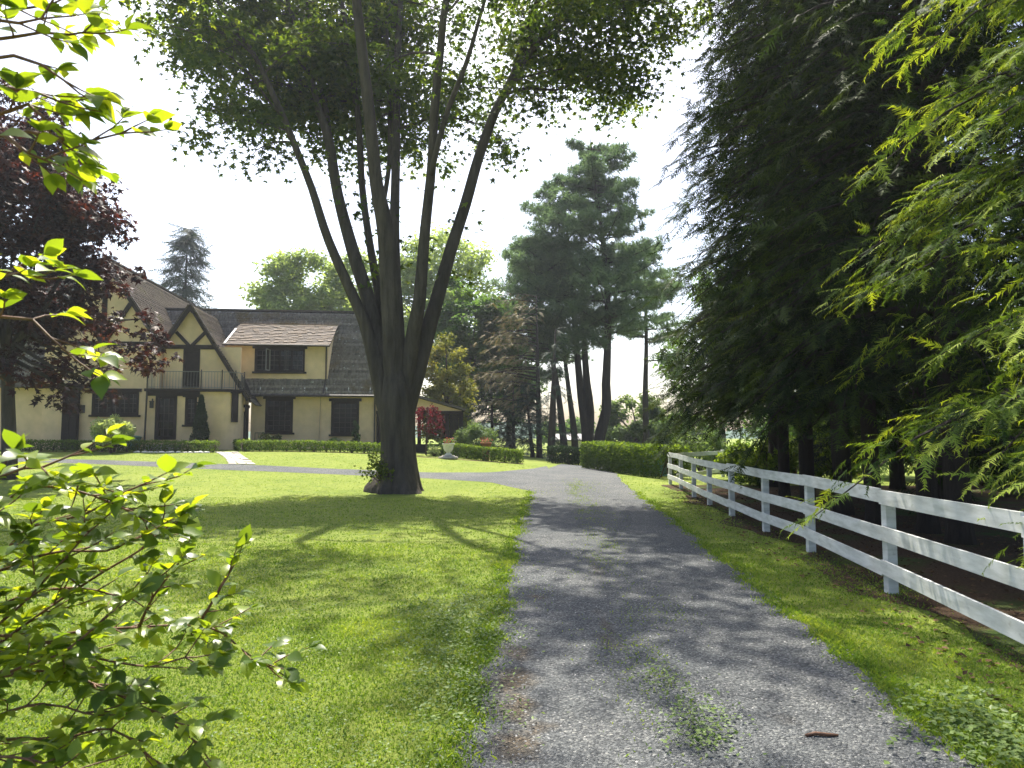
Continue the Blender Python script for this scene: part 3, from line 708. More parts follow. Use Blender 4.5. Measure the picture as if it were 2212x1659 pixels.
ul2, wl3 = hp(181, 884, AV); MB().box((ul2 - .2, WV - .03, wl3 - .2), (ul2 + .2, WV - .003, wl3 + .2)).build('plaque', M['iron'], house)
MB().box((an0, AV + 1, -.9), (an1, 9, ae)).build('interior', M['interior'], house)
aas = math.atan(asl)
ar = deck('annex_roof', [(an0, AV - .4, ae), (an1 + 2.2, AV - .4, ae), (an1 + 2.2, arv, arw), (an0, arv, arw)])
deck('annex_rear_roof', [(an0, 2 * arv + 1.4, ae), (an1 + 2.2, 2 * arv + 1.4, ae), (an1 + 2.2, arv, arw), (an0, arv, arw)])
shingles('annex_shingles', (0, AV - .45, ae - .06), (1, 0, 0), (0, math.cos(aas), math.sin(aas)), lambda s: (an0, an1 + .05 if s < 3 else an1 + 2), (arv - AV + .4) / math.cos(aas), M['shingle_grey'], parent=ar, seed=11)

# porch on the right ---------------------------------------------------------
PV = .1; pr_u = hp(1000, 900, PV)[0]; pz1 = hp(1001, 884, PV)[1]; pzl = hp(906, 858, PV)[1]; pul = hp(906, 858, PV)[0]
psl = (pzl - pz1) / (pr_u - pul); pz0 = pz1 + psl * (pr_u - UR)
pr = deck('porch_roof', [(UR, PV - .3, pz0 + .08), (pr_u + .15, PV - .3, pz1 + .04), (pr_u + .15, 5.5, pz1 + .04), (UR, 5.5, pz0 + .08)], 'shingle_grey', t=.12)
bw = pz1 - .12
MB().prism([(UR + .01, PV, bw + .02), (pr_u - .05, PV, bw + .02), (pr_u - .05, PV, pz1 - .08), (UR + .01, PV, pz0 - .06)], (0, .1, 0)).build('porch_gable', M['stucco'], house)
MB().box((UR + .01, PV - .06, bw - .16), (pr_u + .02, PV + .1, bw + .018)).build('porch_beam', M['timber'], house)
pq = [hp(966, 900, PV)[0], pr_u - .1, hp(944, 900, PV + 3)[0] * 0 + hp(930, 900, PV)[0]]
for u in pq[:2] + [UR + .15]: MB().box((u - .11, PV - .02, -.9), (u + .11, PV + .2, bw - .161)).build('porch_post', M['timber'], house)
for u in (pq[0], pq[1], pq[0] - 1.6): MB().box((u - .11, 4.2, -.9), (u + .11, 4.4, bw)).build('porch_post', M['timber'], house)
for (u, sg) in ((pq[0], -1),):
    pts = [(u + sg * (.1 + .75 * (1 - math.cos(t))), PV + .08, bw - .95 + .8 * math.sin(t)) for t in np.linspace(0, math.pi / 2, 7)]
    MB().tube(pts, [.06] * 7, 6).build('porch_brace', M['timber'], house)
ns = 7
for k in range(ns):
    u = pq[0] + .17 + (pq[1] - pq[0] - .34) * k / (ns - 1); MB().box((u - .03, PV + .05, -.5), (u + .03, PV + .1, bw - .17)).build('porch_slat', M['timber'], house)
MB().box((UR + .3, PV + .06, -.9), (pq[0] - .12, PV + .16, .15)).build('porch_wall', M['timber'], house)
MB().box((UR, PV + .3, -.95), (pr_u, 5.4, -.35)).build('porch_floor', M['stone'], house)

# ================================================================== GARDEN near the house
def zat(px, py, Y): p = P(px, py, Y); return p
# path of flagstones
pa = thing('garden_path', None, None, (0, 0, 0)); pa['kind'] = 'structure'
pl = [G(*p) for p in ((463,977),(478,984),(487,992),(492,1003))]; prr = [G(*p) for p in ((515,977),(522,984),(536,992),(553,1004))]
for i in range(3):
    for j in range(7):
        for k in range(3):
            t0, t1 = (j + .03) / 7, (j + .97) / 7; s0, s1 = (k + .03 + .1 * (j % 2)) / 3, min(1, (k + .97 + .1 * (j % 2)) / 3)
            q = lambda s, t: (pl[i].lerp(pl[i + 1], t)).lerp(prr[i].lerp(prr[i + 1], t), s)
            if j % 2 and False: continue
            c = [q(s0, t0), q(s1, t0), q(s1, t1), q(s0, t1)]
            c = [Vector((p.x + random.uniform(-.03, .03), p.y + random.uniform(-.03, .03), tz(p.x, p.y) - .02)) for p in c]
            if i in (0, 2) and k == 2 and j % 3 == 1: continue
            link('flagstone', MB().prism(c, (0, 0, .045 + random.uniform(-.008, .008))).mesh('flagstone', M['stone']), pa)

def hedge_leaves(name, path, width, height, n, size, mat, zlift=0, round_top=.25, seed=0, lumps=0.0, gap=0.0):
    """clipped hedge along a ground polyline: leaves through the outer skin of the box"""
    r = np.random.default_rng(seed); path = np.array([[p[0], p[1]] for p in path]); seg = np.diff(path, axis=0); ln = np.linalg.norm(seg, axis=1); tot = ln.sum()
    s = r.uniform(-width * .3, tot + width * .3, n); cum = np.concatenate([[0], np.cumsum(ln)]); i = np.clip(np.searchsorted(cum, s) - 1, 0, len(ln) - 1)
    t = (s - cum[i]) / ln[i]; c = path[i] + seg[i] * t[:, None]; d = seg[i] / ln[i][:, None]; nr = np.stack([-d[:, 1], d[:, 0]], 1)
    # ring position: mostly on the skin
    a = r.uniform(0, 1, n); side = r.choice([0, 1, 2], n, p=[.36, .36, .28])
    w = np.where(side == 0, -1, np.where(side == 1, 1, r.uniform(-1, 1, n))); h = np.where(side == 2, 1.0, a)
    depth = np.abs(r.normal(0, .10, n)); w = w * (1 - depth * (side < 2)); h = h * (1 - depth * .6 * (side == 2))
    lump = 1 + lumps * np.sin(s * 2 * math.pi / .62) ** 2 * np.sign(1) - lumps * .5
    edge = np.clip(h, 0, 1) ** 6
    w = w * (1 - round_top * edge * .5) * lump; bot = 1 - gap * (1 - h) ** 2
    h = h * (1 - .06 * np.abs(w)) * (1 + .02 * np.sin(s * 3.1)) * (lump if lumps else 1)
    pos = np.stack([c[:, 0] + nr[:, 0] * w * width / 2 * bot, c[:, 1] + nr[:, 1] * w * width / 2 * bot, np.zeros(n)], 1)
    pos[:, 2] = terrain(pos[:, 0], pos[:, 1]) + zlift + .03 + h * height
    out = np.stack([nr[:, 0] * w, nr[:, 1] * w, (side == 2) * 1.2 + .35], 1) + r.normal(0, .55, (n, 3))
    x = r.normal(size=(n, 3)) + np.array([0, 0, .35]); R = frames(x, out)
    V, Fc = stamp(*T_LEAF, pos, R, size * r.uniform(.6, 1.3, n))
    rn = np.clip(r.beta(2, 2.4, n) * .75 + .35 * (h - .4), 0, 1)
    return mesh_np(name, V, Fc, mat, np.repeat(rn, 4))
def hedge(label, path, width, height, n, size, mat='box_leaf', seed=0, group=None, lumps=0, gap=.2, stems=True, core=True):
    p0 = Vector((path[0][0], path[0][1], tz(path[0][0], path[0][1])))
    o = thing('hedge', label, 'hedge', p0, group)
    f = link('foliage', hedge_leaves('foliage', path, width, height, n, size, M[mat], seed=seed, lumps=lumps, gap=gap), o); f['kind'] = 'stuff'
    mb = MB()
    for a, b in zip(path[:-1], path[1:]):
        a, b = Vector((a[0], a[1], tz(a[0], a[1]))), Vector((b[0], b[1], tz(b[0], b[1]))); k = max(2, int((b - a).length / .55))
        for j in range(k + 1):
            p = a.lerp(b, j / k)
            for q in range(3):
                e = p + Vector((random.uniform(-.3, .3) * width, random.uniform(-.3, .3) * width, height * .85)); mb.tube([p + Vector((0, 0, -.05)), p.lerp(e, .5) + Vector((random.uniform(-.05, .05), 0, 0)), e], [.03, .022, .008], 5)
    mb.build('stems', M['bark_brown'], o)
    return o
g = lambda *p: tuple(G(*p)[:2])
def gy(px, Y): q = P(px, 900, Y); return (q.x, q.y)
hedge('long low clipped box hedge left of the stone path', [gy(40, 34.3), gy(250, 33.9), gy(462, 33.4)], .55, .48, 9000, .075, seed=21, lumps=.12)
hedge('low clipped box hedge right of the stone path, under the ground-floor windows', [gy(520, 35.5), gy(532, 34.2), gy(680, 34.2), gy(815, 34.4)], .6, .47, 9000, .075, seed=22, lumps=.12)
hedge('short bright rounded hedge behind the stone urn', [gy(990, 35.6), gy(1062, 34.2), gy(1118, 34.0)], .75, .62, 7000, .08, seed=23)
hl, hr_ = G(1262, 1012), G(1408, 1033); hd = (hr_ - hl).normalized(); hn = Vector((-hd.y, hd.x, 0))
if hn.y < 0: hn = -hn
hw_ = 1.5
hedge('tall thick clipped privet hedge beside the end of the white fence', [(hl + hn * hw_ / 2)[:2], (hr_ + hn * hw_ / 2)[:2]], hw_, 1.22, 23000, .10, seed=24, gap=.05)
hedge('lower dark clipped hedge at the far end of the driveway', [gy(1200, 37.5), gy(1285, 36.5)], 1.0, .85, 7000, .09, 'dark_box_leaf', seed=25, gap=.05)

def bush(name, label, cat, c, rx, rz, n, size, mat, seed=0, group=None, tmpl=T_LEAF, stems=4, k=4, zc=None, lumps=14, extra=None):
    """leafy bush: leaves on many small clumps round the middle"""
    r = np.random.default_rng(seed); c = Vector(c); o = thing(name, label, cat, c, group)
    cl = nrm(r.normal(size=(lumps, 3))) * (r.uniform(.35, 1, (lumps, 1)) ** .5); cl[:, 2] = cl[:, 2]
    ctr = np.array(c) + np.array([0, 0, zc if zc is not None else rz]); pc = ctr + cl * np.array([rx * .75, rx * .75, rz * .75])
    i = r.integers(0, lumps, n); cr = r.uniform(.28, .5, lumps) * min(rx, rz)
    d = nrm(r.normal(size=(n, 3))); pos = pc[i] + d * (cr[i] * r.uniform(.5, 1.1, n))[:, None]
    keep = pos[:, 2] > terrain(pos[:, 0], pos[:, 1]) + .02; pos, d, i = pos[keep], d[keep], i[keep]; n = len(pos)
    R = frames(r.normal(size=(n, 3)) + d * .4, d + np.array([0, 0, .7]) + r.normal(0, .5, (n, 3)))
    V, Fc = stamp(*tmpl, pos, R, size * r.uniform(.6, 1.3, n)); rn = np.clip(.5 * r.random(lumps)[i] + .5 * r.random(n), 0, 1)
    f = link('foliage', mesh_np('foliage', V, Fc, M[mat], np.repeat(rn, len(tmpl[0]))), o); f['kind'] = 'stuff'
    mb = MB()
    for q in range(stems + 3):
        e = Vector(pc[q % lumps]); mb.tube([c + Vector((0, 0, -.06)), c.lerp(e, .5) + Vector((0, 0, .05 * rz)), e], [.03 * rz + .01, .02 * rz + .008, .006], 5)
    mb.build('stems', M['bark_brown'], o); return o
def on(px, Y, dz=0): q = P(px, 900, Y); return Vector((q.x, q.y, tz(q.x, q.y) + dz))
# columnar conifer by the bay
def cone_tree(name, label, base, h, r0, n, size, mat, seed, prof=None, cat='shrub'):
    r = np.random.default_rng(seed); o = thing(name, label, cat, base); t = r.random(n) ** .8
    rr = r0 * np.minimum(1, t * 6 + .45) * (1 - t) ** .75 if prof is None else r0 * prof(t)
    a = r.uniform(0, 2 * math.pi, n); q = rr * r.uniform(.7, 1.08, n) * (1 + .15 * np.sin(a * 3 + t * 20))
    pos = np.array(base) + np.stack([np.cos(a) * q, np.sin(a) * q, .08 + t * h], 1)
    R = frames(np.stack([np.cos(a) * .5, np.sin(a) * .5, np.ones(n)], 1) + r.normal(0, .3, (n, 3)), np.stack([np.cos(a), np.sin(a), 0 * a], 1) + r.normal(0, .4, (n, 3)))
    V, Fc = stamp(*T_LEAF, pos, R, size * r.uniform(.6, 1.3, n))
    f = link('foliage', mesh_np('foliage', V, Fc, M[mat], np.repeat(r.random(n) ** 1.2, 4)), o); f['kind'] = 'stuff'
    MB().tube([base + Vector((0, 0, -.1)), base + Vector((0, 0, h * .9))], [.06, .01], 6).build('stem', M['bark_brown'], o); return o
cone_tree('columnar_conifer', 'narrow pointed evergreen standing against the curved bay wall', on(434, 35.2), 2.55, .42, 5000, .11, 'dark_box_leaf', 31)
# spiral topiary
sb = on(769, 36.6); o = thing('spiral_topiary', 'dark spiral-clipped topiary beside the second ground-floor window', 'topiary', sb)
r = np.random.default_rng(33); n = 2600; t = r.random(n); a = t * 2 * math.pi * 2.6; rr = .30 * (1 - t * .7)
pos = np.array(sb) + np.stack([np.cos(a) * rr * .55, np.sin(a) * rr * .55, .1 + t * 1.35], 1) + nrm(r.normal(size=(n, 3))) * (.17 * (1 - .6 * t))[:, None]
V, Fc = stamp(*T_LEAF, pos, frames(r.normal(size=(n, 3)), r.normal(size=(n, 3))), .06 * r.uniform(.7, 1.3, n))
f = link('foliage', mesh_np('foliage', V, Fc, M['dark_box_leaf'], np.repeat(r.random(n), 4)), o); f['kind'] = 'stuff'
MB().tube([sb, sb + Vector((0, 0, 1.5))], [.025, .01], 6).build('stem', M['bark_brown'], o)
# clipped ball
bb = on(725, 36.6); o = thing('box_ball', 'dark rounded box ball under the second ground-floor window', 'shrub', bb)
n = 3500; d = nrm(r.normal(size=(n, 3))); d[:, 2] = np.abs(d[:, 2]); pos = np.array(bb) + np.array([0, 0, .12]) + d * np.array([.47, .47, .48]) * r.uniform(.88, 1.02, (n, 1))
V, Fc = stamp(*T_LEAF, pos, frames(r.normal(size=(n, 3)), d + r.normal(0, .4, (n, 3))), .06 * r.uniform(.7, 1.3, n))
f = link('foliage', mesh_np('foliage', V, Fc, M['dark_box_leaf'], np.repeat(r.random(n), 4)), o); f['kind'] = 'stuff'
MB().tube([bb + Vector((0, 0, -.1)), bb + Vector((0, 0, .4))], [.04, .03], 6).build('stem', M['bark_brown'], o)
bush('variegated_shrub', 'pale cream and green shrub on the lawn before the house', 'shrub', on(243, 32.9), 1.1, .66, 5200, .13, 'variegated', 41, zc=1.0, lumps=26)
bush('rose_bush', 'loose reddish rose bush under the first ground-floor window', 'shrub', on(585, 35.6), .75, .42, 1500, .10, 'rose_leaf', 42)
bush('garden_bush', 'rounded green bush right of the dark porch', 'shrub', on(1030, 37.5), 1.15, .95, 5000, .13, 'light_leaf', 43, lumps=20)
bush('garden_bush', 'small hosta clump at the foot of the red weeping tree', 'shrub', on(938, 35.2), .32, .22, 260, .16, 'variegated', 44)
bush('garden_bush', 'low dark green bush between the red weeping tree and the urn', 'shrub', on(946, 36.0), .55, .36, 1300, .1, 'mid_leaf', 45)
# weeping red tree
wb_ = on(921, 36.0); o = thing('weeping_tree', 'small weeping tree with crimson leaves in front of the porch', 'tree', wb_)
mb = MB(); tp = wb_ + Vector((0, 0, 2.15)); mb.tube([wb_, wb_ + Vector((.03, 0, 1.1)), tp], [.05, .04, .03], 6); lv = []
for k in range(34):
    a = random.uniform(0, 6.28); L_ = random.uniform(.35, .95); z1 = random.uniform(.5, 1.35)
    pts = [tp, tp + Vector((math.cos(a) * L_ * .6, math.sin(a) * L_ * .6, .22)), tp + Vector((math.cos(a) * L_, math.sin(a) * L_, -.25)), tp + Vector((math.cos(a) * L_ * 1.05, math.sin(a) * L_ * 1.05, -z1))]
    mb.tube(pts, [.012, .009, .006, .003], 4)
    for q in range(26):
        s = random.uniform(.25, 1) * 3; i = min(2, int(s)); lv.append(pts[i].lerp(pts[i + 1], s - i) + Vector((random.gauss(0, .05), random.gauss(0, .05), random.gauss(0, .05))))
mb.build('trunk', M['bark_brown'], o); lv = np.array(lv); n = len(lv)
V, Fc = stamp(*T_LEAF, lv, frames(RNG.normal(size=(n, 3)) - np.array([0, 0, .8]), RNG.normal(size=(n, 3))), .11 * RNG.uniform(.7, 1.3, n))
f = link('foliage', mesh_np('foliage', V, Fc, M['red_leaf'], np.repeat(RNG.random(n), 4)), o); f['kind'] = 'stuff'
# urn
ub = on(969, 33.8); o = thing('stone_urn', 'pale stone urn on a round plinth at the hedge end', 'urn', ub)
MB().lathe([(0, .0), (.46, .0), (.46, .09), (.30, .12), (.30, .16), (0, .16)], ub, 24).build('plinth', M['stone'], o, True)
MB().lathe([(.0, .16), (.17, .16), (.17, .21), (.10, .25), (.09, .30), (.17, .36), (.23, .48), (.245, .60), (.27, .66), (.30, .68), (.30, .71), (.25, .71), (.23, .62), (0, .60)], ub, 24).build('bowl', M['white_stone'], o, True)
def flowers(o, c, n, r0, h, mat, seed):
    r = np.random.default_rng(seed); pos = np.array(c) + np.stack([r.normal(0, r0, n), r.normal(0, r0, n), r.uniform(.02, h, n)], 1); k = n // 2
    V, Fc = stamp(*T_LEAF, pos[:k], frames(r.normal(size=(k, 3)), r.normal(size=(k, 3)) + [0, 0, 1]), .09 * r.uniform(.7, 1.3, k))
    f = link('leaves', mesh_np('leaves', V, Fc, M['light_leaf'], np.repeat(r.random(k), 4)), o); f['kind'] = 'stuff'
    V, Fc = stamp(*T_MAPLE, pos[k:] + [0, 0, .05], frames(r.normal(size=(n - k, 3)), r.normal(size=(n - k, 3)) + [0, -1, 1]), .08 * r.uniform(.7, 1.3, n - k))
    f = link('blooms', mesh_np('blooms', V, Fc, mat), o); f['kind'] = 'stuff'
flowers(o, ub + Vector((0, 0, .68)), 160, .10, .24, M['flower_red'], 51)
fb = on(1050, 34.9); o = thing('flower_pot', 'terracotta flower pot with red blooms above the short rounded hedge', 'flower pot', fb)
MB().lathe([(0, 0), (.16, 0), (.17, .4), (.24, .78), (.27, .78), (.27, .86), (.22, .86), (.2, .8), (0, .8)], fb, 18).build('pot', M['terracotta'], o, True)
flowers(o, fb + Vector((0, 0, .82)), 120, .16, .2, M['flower_red'], 52)
# planting beds
bd_ = MB(); 
for (x0, x1, ya, yb) in ((40, 460, 36.4, 33.5), (525, 830, 37.4, 34.0), (890, 1130, 37.6, 33.6)):
    n = 16
    for i in range(n):
        q = lambda k, Y: (lambda v: (v.x, v.y, tz(v.x, v.y) + .006))(P(x0 + (x1 - x0) * k / n, 900, Y))
        bd_.quadface(q(i, yb), q(i + 1, yb), q(i + 1, ya), q(i, ya))
tag(bd_.build('garden_bed', M['bed_soil']), None, kind='structure')
# edging stones in front of the left hedge
for k in range(13):
    c = on(300 + k * 12.5 + random.uniform(-3, 3), 33.15 - .02 * k); s = random.uniform(.07, .12)
    o = link('edging_stone', bpy.data.meshes.new('edging_stone'))
    bm = bmesh.new(); bmesh.ops.create_icosphere(bm, subdivisions=2, radius=1)
    for v in bm.verts: v.co *= 1 + .22 * math.sin(v.co.x * 4 + k) * math.cos(v.co.y * 3.3 + 2 * k); v.co.z *= .55
    bm.to_mesh(o.data); bm.free(); o.data.materials.append(M['white_stone']); o.scale = (s * 1.3, s, s); o.location = c + Vector((0, 0, s * .2))
    tag(o, 'white rounded edging stone at the foot of the left box hedge', 'stone', 'white edging stones under the left hedge')
# bins and garden chairs by the left hedge
for px, hh, lb in ((291, .62, 'round grey-green bin standing behind the left hedge'),):
    c = on(px, 36.0); o = thing('garden_bin', lb, 'bin', c)
    MB().lathe([(0, 0), (.28, 0), (.33, hh), (0, hh)], c, 18).build('body', M['green_plastic'], o, True); MB().lathe([(0, hh + .08), (.2, hh + .07), (.36, hh + .02), (.36, hh - .03), (0, hh - .03)], c, 18).build('lid', M['green_plastic'], o, True)
def chair(px, Y, rz, label):
    c = on(px, Y); o = thing('garden_chair', label, 'chair', c, local=True, rotz=rz)
    MB().box((-.26, -.25, .40), (.26, .25, .44)).build('seat', M['grey_paint'], o)
    for sx in (-1, 1):
        MB().box((sx * .24 - .02, -.24, 0), (sx * .24 + .02, -.20, .66)).build('leg', M['grey_paint'], o); MB().box((sx * .24 - .02, .20, 0), (sx * .24 + .02, .24, .95)).build('leg', M['grey_paint'], o)
        MB().box((sx * .24 - .03, -.26, .661), (sx * .24 + .03, .2, .69)).build('armrest', M['grey_paint'], o)
    for k in range(6): MB().box((-.2 + k * .075 - .014, .205, .441), (-.2 + k * .075 + .014, .228, .90)).build('back_slat', M['grey_paint'], o)
    MB().box((-.219, .202, .901), (.219, .235, .95)).build('back_rail', M['grey_paint'], o)
chair(270, 36.2, .5, 'grey garden chair behind the left hedge, left of the bin')
# entrance railing
er = on(165, 36.0); o = thing('iron_railing', 'low dark iron railing beside the arched entrance', 'railing', er)
e0, e1 = on(140, 36.1), on(178, 36.1)
MB().bar(e0 + Vector((0, 0, .95)), e1 + Vector((0, 0, .95)), .04, .04).build('handrail', M['iron'], o); MB().bar(e0 + Vector((0, 0, .12)), e1 + Vector((0, 0, .12)), .03, .03).build('bottom_rail', M['iron'], o)
for k in range(10):
    p = e0.lerp(e1, k / 9); MB().bar(p, p + Vector((0, 0, .95)), .018, .018, (0, 1, 0)).build('baluster', M['iron'], o)

# ================================================================== FENCE
FH = 1.06
fo = thing('board_fence', 'long white three-board fence running along the right of the driveway', 'fence', POSTS[-1])
for i, p in enumerate(POSTS):
    z = tz(p.x, p.y); MB().box((p.x + .03, p.y - .05, z - .3), (p.x + .13, p.y + .05, z + FH - .02)).build('post', M['white_paint'], fo)
for i in range(len(POSTS) - 1):
    a, b = POSTS[i], POSTS[i + 1]
    for k, zc in enumerate((FH - .07, FH - .445, FH - .80)):
        dz = [random.uniform(-.02, .02) for _ in range(2)]
        A, B = Vector((a.x, a.y + .001, tz(a.x, a.y) + zc + dz[0])), Vector((b.x, b.y + .004, tz(b.x, b.y) + zc + dz[1]))
        MB().bar(A, B, .026 + .001 * (i % 2), .145).build('rail', M['white_paint'], fo)
c0 = POSTS[-1]; c1 = P(1562, 1040, 29.5); c1.z = 0; c2 = Vector((c1.x + 2.6, c1.y + .6, 0))
bf = thing('board_fence', 'short white fence section turning right behind the long fence', 'fence', (c1.x, c1.y, 0))
pp = [Vector((c0.x + .35, c0.y + .3, 0)), c1]
for p in pp[1:]: MB().box((p.x - .06, p.y - .05, -.3), (p.x + .06, p.y + .05, FH + .05)).build('post', M['white_paint'], bf)
for a, b in zip(pp[:-1], pp[1:]):
    for zc in (FH - .07, FH - .78): MB().bar(Vector((a.x, a.y - .07, zc)), Vector((b.x, b.y - .07, zc)), .026, .145).build('rail', M['white_paint'], bf)
# tarpaulin-covered heap between hedge and fence
tb_ = Vector((G(1446, 1040).x + .3, 29.8, 0)); bm = bmesh.new(); bmesh.ops.create_icosphere(bm, subdivisions=4, radius=1)
for v in bm.verts:
    k = 1 + .10 * math.sin(v.co.x * 7 + v.co.z * 3) + .08 * math.sin(v.co.y * 9 + v.co.x * 4); v.co = Vector((v.co.x * .62 * k, v.co.y * .5 * k, max(-.02, v.co.z * .95 * k if v.co.z > 0 else 0)))
me = bpy.data.meshes.new('tarp'); bm.to_mesh(me); bm.free(); me.materials.append(M['tarp']); o = link('tarp_heap', me); o.location = tb_
tag(o, 'pale teal tarpaulin draped over a heap behind the fence end', 'tarp')

# ================================================================== TREES
def limb_from_px(lst, Y0, Yspread, ext=6.0, bias=(0, 0)):
    """list of (px,py,radius) -> points leaning away in depth"""
    n = len(lst); pts = [P(a, b, Y0 + Yspread * (i / (n - 1)) ** 1.3) for i, (a, b, c) in enumerate(lst)]; rr = [c for _, _, c in lst]
    if ext:
        d = (pts[-1] - pts[-2]).normalized(); p = pts[-1]
        for k in range(4):
            d = (d + Vector((random.gauss(0, .10) + bias[0], random.gauss(0, .10) + bias[1], .10))).normalized(); p = p + d * (ext / 4); pts.append(p); rr.append(max(.03, rr[-1] * .72))
    return pts, rr
def dense(pts, rr, step=.5):
    P_, R_ = [], []
    for i in range(len(pts) - 1):
        k = max(1, int((pts[i + 1] - pts[i]).length / step))
        for j in range(k):
            t = j / k
            p0 = pts[max(i - 1, 0)]; p1, p2 = pts[i], pts[i + 1]; p3 = pts[min(i + 2, len(pts) - 1)]
            P_.append(.5 * ((2 * p1) + (p2 - p0) * t + (2 * p0 - 5 * p1 + 4 * p2 - p3) * t * t + (3 * p1 - p0 - 3 * p2 + p3) * t ** 3)); R_.append(rr[i] * (1 - t) + rr[i + 1] * t)
    P_.append(pts[-1]); R_.append(rr[-1]); return P_, R_

